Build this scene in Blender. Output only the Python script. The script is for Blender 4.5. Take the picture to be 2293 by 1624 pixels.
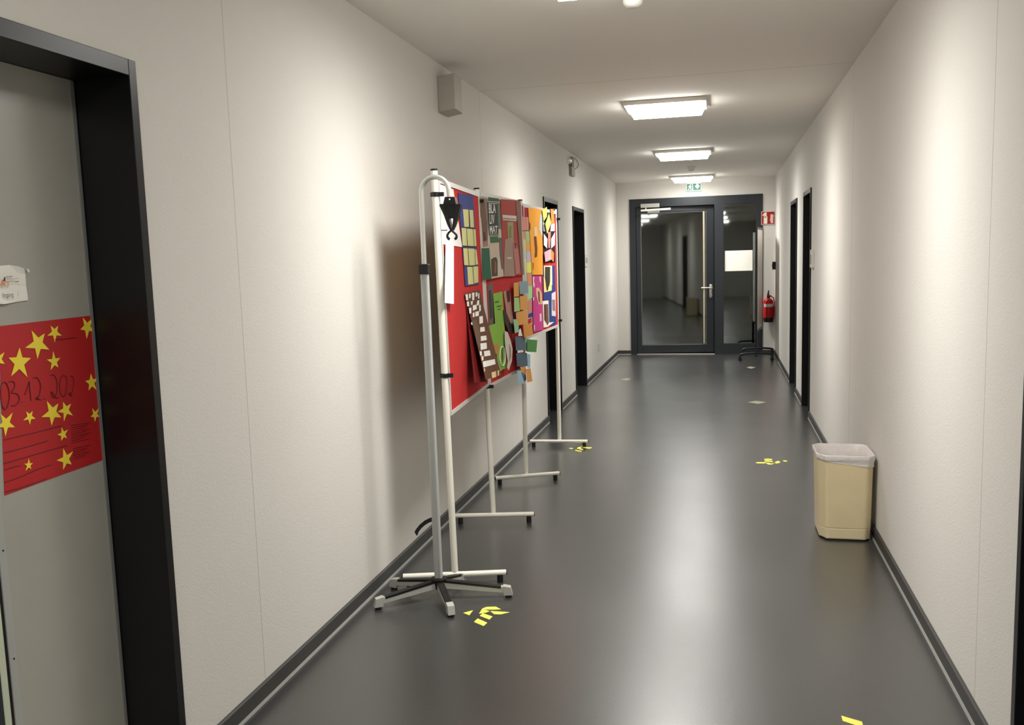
import bpy, bmesh, math, random
from mathutils import Vector, Matrix
random.seed(7)
C = bpy.context.scene.collection
for o in list(bpy.data.objects): bpy.data.objects.remove(o)
scene = bpy.context.scene

# ---------------------------------------------------------------- camera
FPX, YAW, PITCH, ROLL, CAMH = 1953.736, 0.23626, -0.11589, -0.0295, 1.45
W_, H_ = 2293.0, 1624.0
_cy, _sy = math.cos(YAW), math.sin(YAW)
_fw = Vector((-_sy, _cy, 0)); _rt = Vector((_cy, _sy, 0)); _up = Vector((0, 0, 1))
FWD = _fw*math.cos(PITCH) + _up*math.sin(PITCH); _u2 = _up*math.cos(PITCH) - _fw*math.sin(PITCH)
RGT = _rt*math.cos(ROLL) + _u2*math.sin(ROLL); UPV = _u2*math.cos(ROLL) - _rt*math.sin(ROLL)
EYE = Vector((0, 0, CAMH))
cd = bpy.data.cameras.new('camera'); cam = bpy.data.objects.new('camera', cd); C.objects.link(cam)
cd.sensor_fit = 'HORIZONTAL'; cd.sensor_width = 36.0; cd.lens = FPX/W_*36.0
cd.clip_start = 0.05; cd.clip_end = 100
m = Matrix.Identity(4)
for i in range(3):
    m[i][0] = RGT[i]; m[i][1] = UPV[i]; m[i][2] = -FWD[i]; m[i][3] = EYE[i]
cam.matrix_world = m
scene.camera = cam

# ---------------------------------------------------------------- world, exposure
w = bpy.data.worlds.new('world'); scene.world = w; w.use_nodes = True
w.node_tree.nodes['Background'].inputs[0].default_value = (0.9, 0.9, 1.0, 1)
w.node_tree.nodes['Background'].inputs[1].default_value = 0.0
vs = scene.view_settings
scene.display_settings.display_device = 'sRGB'
vs.view_transform = 'Standard'; vs.look = 'None'; vs.gamma = 1.0; vs.use_curve_mapping = False
vs.exposure = 0.47
LAMP_EMIT = 13.0         # ceiling lamp diffusers
LAMP_COL = (1.0, 0.975, 0.935)
LAMP_POWER = 42.0        # W, downlight of each lamp
BEAM_SIN, BEAM_FLOOR = 0.40, 0.26    # batwing optics: wide across the corridor, narrow along it

# corridor dimensions
XL, XR, HC, YF, YB = -1.506, 0.761, 2.54, 13.105, -5.0

# ---------------------------------------------------------------- helpers
def lin(c):
    return tuple(((v/255)/12.92 if v/255 <= 0.04045 else ((v/255+0.055)/1.055)**2.4) for v in c)
MATS = {}
def mat(name, rgb, rough=0.5, metal=0.0, spec=0.5, bump=None, emit=None, vary=None, alpha=None, coat=0.0):
    if name in MATS: return MATS[name]
    mt = bpy.data.materials.new(name); mt.use_nodes = True
    nt = mt.node_tree; b = nt.nodes['Principled BSDF']; col = (*lin(rgb), 1)
    b.inputs['Base Color'].default_value = col
    b.inputs['Roughness'].default_value = rough; b.inputs['Metallic'].default_value = metal
    b.inputs['Specular IOR Level'].default_value = spec
    b.inputs['Coat Weight'].default_value = coat
    tc = nt.nodes.new('ShaderNodeTexCoord')
    nz = nt.nodes.new('ShaderNodeTexNoise'); nt.links.new(tc.outputs['Object'], nz.inputs['Vector'])
    nz.inputs['Scale'].default_value = (vary[0] if vary else 9.0)
    nz.inputs['Detail'].default_value = 3.0
    amt = vary[1] if vary else 0.06
    mx = nt.nodes.new('ShaderNodeMix'); mx.data_type = 'RGBA'
    nt.links.new(nz.outputs['Fac'], mx.inputs['Factor'])
    mx.inputs['A'].default_value = tuple(v*(1-amt) for v in col[:3])+(1,)
    mx.inputs['B'].default_value = tuple(min(1, v*(1+amt)) for v in col[:3])+(1,)
    nt.links.new(mx.outputs['Result'], b.inputs['Base Color'])
    if bump:
        n2 = nt.nodes.new('ShaderNodeTexNoise'); nt.links.new(tc.outputs['Object'], n2.inputs['Vector'])
        n2.inputs['Scale'].default_value = bump[0]; n2.inputs['Detail'].default_value = 4
        bp = nt.nodes.new('ShaderNodeBump'); bp.inputs['Strength'].default_value = bump[1]
        bp.inputs['Distance'].default_value = bump[2]
        nt.links.new(n2.outputs['Fac'], bp.inputs['Height']); nt.links.new(bp.outputs['Normal'], b.inputs['Normal'])
    if emit:
        b.inputs['Emission Color'].default_value = (*emit[0], 1); b.inputs['Emission Strength'].default_value = emit[1]
    MATS[name] = mt
    return mt
def paper(rgb): return mat('paper_%d_%d_%d' % tuple(rgb), rgb, rough=0.75, spec=0.25)

def link(name, me, m, parent=None):
    o = bpy.data.objects.new(name, me); C.objects.link(o)
    if m: me.materials.append(m)
    if parent is not None: o.parent = parent
    return o
def root_of(o):
    while o.parent: o = o.parent
    return o
def obj(name, bm, m, parent=None, smooth=False, origin=None):
    """bmesh in world coordinates -> one mesh object (parts are stored relative to their thing)"""
    bmesh.ops.recalc_face_normals(bm, faces=bm.faces)
    if parent is not None: off = Vector(root_of(parent)['_o'])
    elif origin is not None: off = Vector(origin)
    else:
        xs = [v.co for v in bm.verts]
        off = Vector(((min(v.x for v in xs)+max(v.x for v in xs))/2, (min(v.y for v in xs)+max(v.y for v in xs))/2, min(v.z for v in xs)))
    for v in bm.verts: v.co -= off
    me = bpy.data.meshes.new(name); bm.to_mesh(me); bm.free()
    if smooth:
        for p in me.polygons: p.use_smooth = True
    o = link(name, me, m, parent)
    if parent is None: o.location = off; o['_o'] = tuple(off)
    if smooth:
        md = o.modifiers.new('edges', 'EDGE_SPLIT'); md.split_angle = math.radians(40)
    return o
def thing(name, loc, label=None, cat=None, group=None, kind=None):
    o = bpy.data.objects.new(name, None); C.objects.link(o); o.location = loc; o['_o'] = tuple(loc)
    o.empty_display_size = 0.05
    return tag(o, label, cat, group, kind)
def tag(o, label=None, cat=None, group=None, kind=None):
    if label: o['label'] = label
    if cat: o['category'] = cat
    if group: o['group'] = group
    if kind: o['kind'] = kind
    return o
def struct(o): o['kind'] = 'structure'; return o
def copy_tree(o, parent=None):
    c = o.copy(); C.objects.link(c); c.parent = parent
    for ch in list(o.children): copy_tree(ch, c)
    return c
B = bmesh.new
def box(bm, a, b, bevel=0.0):
    vs = [bm.verts.new((x, y, z)) for x in (a[0], b[0]) for y in (a[1], b[1]) for z in (a[2], b[2])]
    fs = [bm.faces.new([vs[i] for i in q]) for q in ((0,1,3,2),(4,6,7,5),(0,4,5,1),(2,3,7,6),(0,2,6,4),(1,5,7,3))]
    if bevel: bmesh.ops.bevel(bm, geom=list({e for f in fs for e in f.edges}), offset=bevel, segments=2, affect='EDGES', profile=0.5)
    return bm
def frame_axes(d):
    d = Vector(d).normalized(); a = Vector((0,0,1)) if abs(d.z) < 0.9 else Vector((1,0,0))
    s = d.cross(a).normalized(); return s, s.cross(d).normalized(), d
def cyl(bm, p0, p1, r0, r1=None, seg=16):
    r1 = r0 if r1 is None else r1
    p0 = Vector(p0); p1 = Vector(p1); s, t, d = frame_axes(p1-p0)
    A = [bm.verts.new(p0+(s*math.cos(k*2*math.pi/seg)+t*math.sin(k*2*math.pi/seg))*r0) for k in range(seg)]
    Bv = [bm.verts.new(p1+(s*math.cos(k*2*math.pi/seg)+t*math.sin(k*2*math.pi/seg))*r1) for k in range(seg)]
    for k in range(seg): bm.faces.new((A[k], A[(k+1)%seg], Bv[(k+1)%seg], Bv[k]))
    bm.faces.new(A); bm.faces.new(Bv[::-1]); return bm
def bar(bm, p0, p1, wd, ht, wd1=None, ht1=None, upv=(0,0,1)):
    """rectangular bar from p0 to p1"""
    p0 = Vector(p0); p1 = Vector(p1); d = (p1-p0).normalized(); s = d.cross(Vector(upv)).normalized(); u = s.cross(d)
    wd1 = wd1 or wd; ht1 = ht1 or ht; R = []
    for p, a, b in ((p0, wd, ht), (p1, wd1, ht1)):
        R.append([bm.verts.new(p+s*i*a/2+u*j*b/2) for i, j in ((-1,-1),(1,-1),(1,1),(-1,1))])
    for k in range(4): bm.faces.new((R[0][k], R[0][(k+1)%4], R[1][(k+1)%4], R[1][k]))
    bm.faces.new(R[0]); bm.faces.new(R[1][::-1]); return bm
def tube(bm, pts, r, seg=10, rs=None):
    pts = [Vector(p) for p in pts]; rings = []; s0 = None
    for i, p in enumerate(pts):
        d = (pts[min(i+1, len(pts)-1)]-pts[max(i-1, 0)]).normalized()
        if s0 is None: s, t, _ = frame_axes(d)
        else:
            s = (s0-d*s0.dot(d)).normalized(); t = s.cross(d)
        s0 = s; rr = rs[i] if rs else r
        rings.append([bm.verts.new(p+(s*math.cos(k*2*math.pi/seg)+t*math.sin(k*2*math.pi/seg))*rr) for k in range(seg)])
    for a, b in zip(rings, rings[1:]):
        for k in range(seg): bm.faces.new((a[k], a[(k+1)%seg], b[(k+1)%seg], b[k]))
    bm.faces.new(rings[0]); bm.faces.new(rings[-1][::-1]); return bm
def prism(bm, pts, ext):
    """closed polygon pts extruded by vector ext"""
    pts = [Vector(p) for p in pts]; ext = Vector(ext)
    A = [bm.verts.new(p) for p in pts]; Bv = [bm.verts.new(p+ext) for p in pts]; n = len(pts)
    for k in range(n): bm.faces.new((A[k], A[(k+1)%n], Bv[(k+1)%n], Bv[k]))
    fa = bm.faces.new(A); fb = bm.faces.new(Bv[::-1]); fa.normal_update(); fb.normal_update()
    if n > 4: bmesh.ops.triangulate(bm, faces=[fa, fb])
    return bm
def lathe(bm, c, prof, seg=24, ax='z'):
    c = Vector(c); rings = []
    for r, h in prof:
        ring = []
        for k in range(seg):
            a = k*2*math.pi/seg
            if ax == 'z': ring.append(bm.verts.new(c+Vector((r*math.cos(a), r*math.sin(a), h))))
            elif ax == 'x': ring.append(bm.verts.new(c+Vector((h, r*math.cos(a), r*math.sin(a)))))
            else: ring.append(bm.verts.new(c+Vector((r*math.cos(a), h, r*math.sin(a)))))
        rings.append(ring)
    for a, b in zip(rings, rings[1:]):
        for k in range(seg): bm.faces.new((a[k], a[(k+1)%seg], b[(k+1)%seg], b[k]))
    bm.faces.new(rings[0]); bm.faces.new(rings[-1][::-1]); return bm

# sight line of a picture point, met with real planes of the room
def ray(px, py): return FWD + RGT*((px-W_/2)/FPX) - UPV*((py-H_/2)/FPX)
def on_x(px, py, x): d = ray(px, py); return EYE+d*((x-EYE.x)/d.x)
def on_y(px, py, y): d = ray(px, py); return EYE+d*((y-EYE.y)/d.y)
def on_z(px, py, z): d = ray(px, py); return EYE+d*((z-EYE.z)/d.z)

def text(name, s, origin, right, up, size, m, parent, thick=0.0006, xs=1.0, bold=0.0):
    """flat raised lettering; origin = lower left of the first letter, size = cap height"""
    cu = bpy.data.curves.new('lettering', 'FONT'); cu.body = s; cu.size = 1.0; cu.resolution_u = 3
    cu.offset = bold
    t = bpy.data.objects.new('lettering', cu); C.objects.link(t)
    me = bpy.data.meshes.new_from_object(t.evaluated_get(bpy.context.evaluated_depsgraph_get()))
    bpy.data.objects.remove(t)
    right = Vector(right).normalized(); up = Vector(up).normalized(); n = right.cross(up)
    k = size/0.72; off = Vector(root_of(parent)['_o'])
    bm = B(); bm.from_mesh(me)
    for v in bm.verts: v.co = Vector(origin)-off + right*(v.co.x*k*xs) + up*(v.co.y*k) + n*thick
    me2 = bpy.data.meshes.new(name); bm.to_mesh(me2); bm.free()
    me2.materials.clear()
    return link(name, me2, m, parent)

# ---------------------------------------------------------------- materials
M_wall = mat('wall_plaster', (218, 215, 208), 0.85, bump=(150, 0.5, 0.003), vary=(3, 0.02))
M_ceil = mat('ceiling_paint', (238, 234, 226), 0.9, bump=(200, 0.1, 0.001), vary=(2, 0.02))
M_frame = mat('anthracite_powder_coat', (15, 15, 17), 0.36, spec=0.4)
M_black = mat('black_plastic', (9, 9, 10), 0.4)
M_rub = mat('dark_grey_rubber', (62, 62, 60), 0.5)
M_strip = mat('pale_sealing_strip', (150, 150, 145), 0.5)
M_alu = mat('brushed_aluminium', (190, 190, 186), 0.38, metal=0.55)
M_white = mat('white_lacquer', (232, 229, 216), 0.35)
M_leaf = mat('grey_satin_door', (166, 164, 154), 0.38, spec=0.6)
M_far = mat('slate_door_profile', (34, 39, 44), 0.4)
M_steel = mat('satin_steel', (200, 196, 186), 0.3, metal=0.6)
M_red = mat('red_felt', (186, 22, 20), 0.9, bump=(900, 0.3, 0.001))
M_cork = mat('cork_back', (176, 130, 62), 0.8, vary=(120, 0.25))
M_lamp = mat('lamp_diffuser', (255, 255, 250), 0.4, emit=(LAMP_COL, LAMP_EMIT))
M_off = mat('white_plastic', (215, 212, 202), 0.45)
M_ink = mat('black_ink', (22, 20, 20), 0.7)
M_tape = mat('yellow_tape', (236, 232, 96), 0.5)
M_faint = mat('worn_pale_tape', (165, 165, 140), 0.6)

# floor: dark speckled sheet flooring with a satin sheen
def floor_mat():
    mt = bpy.data.materials.new('satin_dark_linoleum'); mt.use_nodes = True; nt = mt.node_tree
    b = nt.nodes['Principled BSDF']; tc = nt.nodes.new('ShaderNodeTexCoord')
    n1 = nt.nodes.new('ShaderNodeTexNoise'); n1.inputs['Scale'].default_value = 260; n1.inputs['Detail'].default_value = 2
    n2 = nt.nodes.new('ShaderNodeTexNoise'); n2.inputs['Scale'].default_value = 1.6; n2.inputs['Detail'].default_value = 5
    for n in (n1, n2): nt.links.new(tc.outputs['Object'], n.inputs['Vector'])
    r1 = nt.nodes.new('ShaderNodeValToRGB'); r1.color_ramp.elements[0].position = 0.3; r1.color_ramp.elements[1].position = 0.75
    r1.color_ramp.elements[0].color = (*lin((36, 37, 38)), 1); r1.color_ramp.elements[1].color = (*lin((62, 63, 62)), 1)
    nt.links.new(n1.outputs['Fac'], r1.inputs['Fac']); nt.links.new(r1.outputs['Color'], b.inputs['Base Color'])
    mr = nt.nodes.new('ShaderNodeMapRange'); mr.inputs['To Min'].default_value = 0.25; mr.inputs['To Max'].default_value = 0.36
    nt.links.new(n2.outputs['Fac'], mr.inputs['Value']); nt.links.new(mr.outputs['Result'], b.inputs['Roughness'])
    n3 = nt.nodes.new('ShaderNodeTexNoise'); n3.inputs['Scale'].default_value = 90; n3.inputs['Detail'].default_value = 3
    nt.links.new(tc.outputs['Object'], n3.inputs['Vector'])
    bp = nt.nodes.new('ShaderNodeBump'); bp.inputs['Strength'].default_value = 0.12; bp.inputs['Distance'].default_value = 0.002
    nt.links.new(n3.outputs['Fac'], bp.inputs['Height']); nt.links.new(bp.outputs['Normal'], b.inputs['Normal'])
    b.inputs['Specular IOR Level'].default_value = 0.7; b.inputs['Coat Weight'].default_value = 1.0; b.inputs['Coat IOR'].default_value = 1.6
    nt.links.new(mr.outputs['Result'], b.inputs['Coat Roughness']); nt.links.new(bp.outputs['Normal'], b.inputs['Coat Normal'])
    return mt
M_floor = floor_mat()
def glass_mat():
    mt = bpy.data.materials.new('door_glass'); mt.use_nodes = True; nt = mt.node_tree
    nt.nodes.remove(nt.nodes['Principled BSDF']); out = nt.nodes['Material Output']
    tr = nt.nodes.new('ShaderNodeBsdfTransparent'); tr.inputs[0].default_value = (0.34, 0.37, 0.36, 1)
    gl = nt.nodes.new('ShaderNodeBsdfGlossy'); gl.inputs['Roughness'].default_value = 0.03
    gl.inputs[0].default_value = (0.95, 1, 0.98, 1)
    fr = nt.nodes.new('ShaderNodeFresnel'); fr.inputs['IOR'].default_value = 2.2
    ms = nt.nodes.new('ShaderNodeMixShader')
    nt.links.new(fr.outputs[0], ms.inputs[0]); nt.links.new(tr.outputs[0], ms.inputs[1]); nt.links.new(gl.outputs[0], ms.inputs[2])
    nt.links.new(ms.outputs[0], out.inputs[0]); return mt
M_glass = glass_mat()

# ---------------------------------------------------------------- room shell
TH = 0.30
DH = 2.0        # door frame height
def side_wall(name, x, sgn, doors, m):
    """sgn -1: wall body lies towards -x.  doors = list of (y0, y1)"""
    bm = B(); x2 = x+sgn*TH; ys = YB-0.2
    for (a, b) in doors:
        box(bm, (min(x,x2), ys, 0), (max(x,x2), a, HC+0.1)); box(bm, (min(x,x2), a, DH), (max(x,x2), b, HC+0.1)); ys = b
    box(bm, (min(x,x2), ys, 0), (max(x,x2), YF+3.2, HC+0.1))
    return struct(obj(name, bm, m))
LD = [(1.02, 2.08), (7.575, 8.25), (9.14, 9.89)]
RD = [(1.35, 2.437), (7.965, 8.64), (9.39, 10.15)]
RDB = [(-2.6, -1.7)]
side_wall('wall_left', XL, -1, LD, M_wall)
side_wall('wall_right', XR, 1, RD, M_wall)
bm = B(); box(bm, (XL-TH, YB-0.2, 0-0.12), (XR+TH, YF+3.2, 0)); struct(obj('floor', bm, M_floor))
bm = B(); box(bm, (XL-TH, YB-0.2, HC+0.1), (XR+TH, YF+3.2, HC+0.2)); box(bm, (XL, YB, HC), (XR, YF+3, HC+0.1)); struct(obj('ceiling', bm, M_ceil))
bm = B(); box(bm, (XL, YB-0.2, 0), (XR, YB, HC)); struct(obj('wall_back', bm, M_wall))
FX0, FX1, FZ = -1.306, 0.588, 2.297
bm = B(); box(bm, (XL, YF, 0), (FX0, YF+0.2, HC)); box(bm, (FX1, YF, 0), (XR, YF+0.2, HC)); box(bm, (FX0, YF, FZ), (FX1, YF+0.2, HC))
struct(obj('wall_far', bm, M_wall))
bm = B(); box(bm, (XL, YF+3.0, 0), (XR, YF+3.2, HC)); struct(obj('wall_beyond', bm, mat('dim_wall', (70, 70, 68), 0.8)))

# baseboards with a pale sealing strip at the floor
def base(name, segs):
    bm = B(); b2 = B()
    for (a, b, s) in segs:      # a,b points (x,y), s = inward normal
        d = Vector((s[0], s[1], 0)); p = Vector((a[0], a[1], 0)); q = Vector((b[0], b[1], 0))
        z1 = Vector((0, 0, 0.062))
        prism(bm, [p, p+d*0.011, p+d*0.011+z1*0.94, p+d*0.006+z1, p+z1], q-p)
        prism(b2, [p, p+d*0.017, p+d*0.013+Vector((0,0,0.009)), p+Vector((0,0,0.009))], q-p)
    o = struct(obj(name, bm, M_rub)); s = obj('sealing_strip', b2, M_strip, o)
    return o
def gaps(x, doors, n):
    ys = YB; out = []
    for a, b in doors: out.append(((x, ys), (x, a-0.001), n)); ys = b+0.001
    out.append(((x, ys), (x, YF), n)); return out
base('baseboard_left', gaps(XL, LD, (1, 0)))
base('baseboard_right', gaps(XR, RD, (-1, 0)))
base('baseboard_far', [((XL+0.012, YF), (FX0, YF), (0, -1)), ((FX1, YF), (XR-0.012, YF), (0, -1))])

# thin joint covers between wall panels / ceiling panels
M_joint = mat('joint_cover', (206, 202, 194), 0.85)
for k, (a, b) in enumerate([((XL, 2.540, 0.065), (XL+0.0005, 2.545, HC)), ((XL, 5.57, 0.065), (XL+0.0006, 5.578, HC)),
                            ((XR-0.0005, 2.806, 0.065), (XR, 2.811, HC)), ((XR-0.0004, 5.57, 0.065), (XR, 5.580, HC)),
                            ((XL, 5.57, HC-0.0005), (XR, 5.575, HC))]):
    bm = B(); box(bm, a, b); struct(obj('trim_%d' % (k+1), bm, M_joint))

# side doors: recessed in a dark frame that stands a little proud of the wall
def side_door(idx, x, sgn, y0, y1, leafm, depth=0.159, handle_at=None):
    t = thing('door_%d' % idx, (x, (y0+y1)/2, 0), kind='structure')
    bm = B(); f = 0.030; pr = -sgn*0.012
    xa, xb = x+pr, x+sgn*(depth+0.06)
    def bx(ya, yb, za, zb): box(bm, (min(xa,xb), ya, za), (max(xa,xb), yb, zb), 0.0015)
    bx(y0, y0+f, 0, DH); bx(y1-f, y1, 0, DH); bx(y0+f, y1-f, DH-f-0.01, DH)
    obj('door_frame', bm, M_frame, t)
    xl0 = x+sgn*depth; bm = B()
    box(bm, (min(xl0, xl0+sgn*0.045), y0+f, 0.006), (max(xl0, xl0+sgn*0.045), y1-f, DH-f-0.01)); lf = obj('door_leaf', bm, leafm, t)
    if handle_at:
        hy = handle_at; hx = xl0-sgn*0.05
        h = B(); cyl(h, (xl0, hy, 1.0), (hx, hy, 1.0), 0.009); cyl(h, (hx, hy, 1.0), (hx, hy+(0.11 if hy < (y0+y1)/2 else -0.11), 1.0), 0.009)
        cyl(h, (xl0, hy, 1.0), (xl0-sgn*0.008, hy, 1.0), 0.026); obj('door_handle', h, M_steel, lf, smooth=True)
    return t
side_door(2, XL, -1, *LD[1], M_frame, handle_at=LD[1][0]+0.09)
side_door(3, XL, -1, *LD[2], M_frame, handle_at=LD[2][0]+0.09)
side_door(4, XR, 1, *RD[0], M_frame, handle_at=RD[0][0]+0.09)
side_door(5, XR, 1, *RD[1], M_frame, handle_at=RD[1][0]+0.09)
side_door(6, XR, 1, *RD[2], M_frame, handle_at=RD[2][0]+0.09)

# near left door: grey leaf, pale edge strips
t = thing('door_1', (XL, 1.55, 0), kind='structure')
LX = -1.665
y0, y1 = LD[0]; f = 0.030; bm = B()
for (ya, yb, za, zb) in ((y0, y0+f, 0, DH), (y1-f, y1, 0, DH), (y0+f, y1-f, DH-0.042, DH)):
    box(bm, (LX-0.05, ya, za), (XL+0.012, yb, zb), 0.0015)
obj('door_frame', bm, M_frame, t)
bm = B(); box(bm, (LX-0.04, 1.662, 0.006), (LX, y1-f-0.003, DH-0.043)); leaf = obj('door_leaf', bm, M_leaf, t)
bm = B(); box(bm, (LX, 1.662, 0.01), (LX+0.002, 1.683, DH-0.05))
es = obj('edge_strip', bm, mat('pale_aluminium_strip', (176, 178, 172), 0.4, metal=0.2), leaf)
bm = B(); box(bm, (LX-0.04, y0+f+0.003, 0.006), (LX, 1.650, DH-0.043)); l2 = obj('door_leaf', bm, mat('dark_door_leaf', (40, 44, 50), 0.4), t)
bm = B(); box(bm, (LX, 1.632, 0.01), (LX+0.002, 1.650, DH-0.05)); obj('edge_strip', bm, mat('pale_green_strip', (196, 202, 178), 0.4), l2)
bm = B()
for z in (0.53, 0.80): cyl(bm, (LX+0.001, 1.674, z), (LX+0.0028, 1.674, z), 0.0025)
obj('screw', bm, M_black, leaf)
bm = B(); box(bm, (LX-0.03, 1.6505, 0.01), (LX-0.001, 1.6615, DH-0.05)); obj('gap_shade', bm, M_black, leaf)  # added black strip, darkens the shaded gap between the two leaves
bm = B(); box(bm, (LX, y1-f-0.012, 0.01), (LX+0.004, y1-f-0.003, DH-0.045)); obj('rebate_edge', bm, mat('leaf_rebate', (120, 120, 116), 0.4), leaf)

# ---------------------------------------------------------------- far glazed door
t = thing('door_7', ((FX0+FX1)/2, YF, 0), kind='structure')
def fx(px): return on_y(px, 610, YF).x
gx0, gx1 = -1.145, -0.195          # pane of the leaf
lx0, lx1 = -1.215, -0.085
sx0, sx1 = 0.045, 0.50
bm = B()
ya, yb = YF-0.012, YF+0.07
for a, b in (((FX0, 0), (lx0, FZ)), ((lx0, 2.175), (FX1, FZ)), ((lx1, 0), (sx0, 2.175)), ((sx1, 0), (FX1, 2.175)), ((sx0, 0), (sx1, 0.155))):
    box(bm, (a[0], ya, a[1]), (b[0], yb, b[1]))
obj('door_frame', bm, M_far, t)
bm = B(); yc, yd = YF+0.004, YF+0.064
for a, b in (((lx0+0.004, 0.02), (gx0, 2.17)), ((gx1, 0.02), (lx1-0.004, 2.17)), ((gx0, 0.02), (gx1, 0.135)), ((gx0, 2.095), (gx1, 2.17))):
    box(bm, (a[0], yc, a[1]), (b[0], yd, b[1]), 0.003)
leaf = leaf7 = obj('door_leaf', bm, M_far, t)
bm = B(); box(bm, (gx0, YF+0.03, 0.135), (gx1, YF+0.036, 2.095)); obj('glass_pane', bm, M_glass, leaf)
bm = B(); box(bm, (sx0, YF+0.03, 0.155), (sx1, YF+0.036, 2.175)); side7 = obj('glass_pane', bm, M_glass, t)
bm = B()
box(bm, (gx0, YF+0.018, 0.135), (gx1, YF+0.030, 0.147)); box(bm, (gx0, YF+0.018, 2.083), (gx1, YF+0.030, 2.095))
box(bm, (gx0, YF+0.018, 0.147), (gx0+0.010, YF+0.030, 2.083)); box(bm, (gx1-0.010, YF+0.018, 0.147), (gx1, YF+0.030, 2.083))
obj('glazing_bead', bm, mat('grey_gasket', (110, 112, 108), 0.5), leaf)
bm = B(); box(bm, (lx0, YF-0.02, 0), (lx1, YF+0.02, 0.012)); obj('threshold', bm, M_steel, t)
# pale upright bar about as tall as the pane
bm = B(); xb = -0.235
cyl(bm, (xb, YF-0.045, 0.16), (xb, YF-0.045, 2.085), 0.014)
for z in (0.3, 1.15, 1.95): cyl(bm, (xb, YF-0.045, z), (xb, YF+0.03, z), 0.008)
obj('upright_bar', bm, mat('champagne_steel', (205, 196, 172), 0.35, metal=0.4), leaf, smooth=True)
bm = B(); hx, hz = -0.135, 0.975
cyl(bm, (hx, YF+0.004, hz), (hx, YF-0.006, hz), 0.026); cyl(bm, (hx, YF-0.006, hz), (hx, YF-0.06, hz), 0.009)
cyl(bm, (hx, YF-0.06, hz), (hx-0.14, YF-0.062, hz), 0.010); cyl(bm, (hx, YF+0.004, hz-0.11), (hx, YF-0.006, hz-0.11), 0.022)
box(bm, (hx-0.02, YF-0.004, hz-0.15), (hx+0.02, YF+0.004, hz+0.05), 0.002)
obj('door_handle', bm, M_steel, leaf, smooth=True)
bm = B(); box(bm, (-1.135, YF-0.075, 2.165), (-0.865, YF-0.012, 2.222), 0.004); cl = obj('door_closer', bm, mat('silver_closer', (190, 190, 182), 0.4, metal=0.3), t)
bm = B(); bar(bm, (-1.13, YF-0.095, 2.125), (-0.70, YF-0.085, 2.135), 0.02, 0.028); cyl(bm, (-1.06, YF-0.095, 2.12), (-1.06, YF-0.045, 2.18), 0.008)
obj('closer_arm', bm, M_white, cl)
bm = B(); box(bm, (-1.04, YF-0.02, 2.088), (-0.865, YF+0.004, 2.112), 0.003); obj('closer_bracket', bm, M_off, cl)

# ---------------------------------------------------------------- ceiling lamps
LIGHT = bpy.data.lights.new('lamp_light', 'AREA'); LIGHT.shape = 'RECTANGLE'; LIGHT.size = 0.485; LIGHT.size_y = 0.36
LIGHT.energy = LAMP_POWER; LIGHT.color = LAMP_COL; LIGHT.use_nodes = True
_n = LIGHT.node_tree; _e = _n.nodes['Emission']
_g = _n.nodes.new('ShaderNodeNewGeometry'); _x = _n.nodes.new('ShaderNodeSeparateXYZ'); _n.links.new(_g.outputs['Incoming'], _x.inputs[0])
def _m(op, a, b=None):
    k = _n.nodes.new('ShaderNodeMath'); k.operation = op
    for i, v in enumerate((a, b)):
        if v is None: continue
        if isinstance(v, (int, float)): k.inputs[i].default_value = v
        else: _n.links.new(v, k.inputs[i])
    return k.outputs[0]
_q = _m('DIVIDE', _x.outputs['Y'], BEAM_SIN); _q = _m('EXPONENT', _m('MULTIPLY', _m('MULTIPLY', _q, _q), -1.0))
_q = _m('ADD', _m('MULTIPLY', _q, 1-BEAM_FLOOR), BEAM_FLOOR)
_n.links.new(_m('MULTIPLY', _q, _m('POWER', _m('ABSOLUTE', _x.outputs['Z']), 0.8)), _e.inputs['Strength'])
def make_lamp(y):
    t = thing('ceiling_lamp', (-0.3775, y, HC-0.075))
    x0, x1, ya, yb = -0.663, -0.092, y-0.205, y+0.205
    bm = B(); box(bm, (x0, ya, HC-0.030), (x1, yb, HC), 0.003); obj('lamp_housing', bm, M_off, t)
    # tapered prismatic diffuser
    bm = B(); zt, zb = HC-0.030, HC-0.072
    top = [bm.verts.new((x, yy, zt)) for x, yy in ((x0+0.020, ya+0.010), (x1-0.020, ya+0.010), (x1-0.020, yb-0.010), (x0+0.020, yb-0.010))]
    bot = [bm.verts.new((x, yy, zb)) for x, yy in ((x0+0.040, ya+0.022), (x1-0.040, ya+0.022), (x1-0.040, yb-0.022), (x0+0.040, yb-0.022))]
    for k in range(4): bm.faces.new((top[k], top[(k+1)%4], bot[(k+1)%4], bot[k]))
    bm.faces.new(bot); bm.faces.new(top[::-1])
    obj('lamp_diffuser', bm, M_lamp, t)
    L = bpy.data.objects.new('lamp_light', LIGHT); C.objects.link(L); L.parent = t; L.location = (0, 0, HC-0.0735-(HC-0.075)-0.001)
    return t
lamp0 = make_lamp(6.52)
lamp_lab = {3.38: 'ceiling lamp at the top edge of view, nearest the viewer', 6.52: 'largest fully visible ceiling lamp, nearer than the other two glowing ones',
            9.52: 'white ceiling lamp between the largest one and the one above the exit sign', 12.5: 'farthest and smallest white ceiling lamp, just above the green exit sign'}
for y in (6.52, 3.38, 9.52, 12.5, 0.5, -2.5):
    l = lamp0 if y == 6.52 else copy_tree(lamp0)
    l.location = (-0.3775, y, HC-0.075)
    tag(l, lamp_lab.get(y, 'white square ceiling lamp in the corridor behind the viewer'), 'ceiling lamp', 'ceiling lamps along the corridor')

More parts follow.
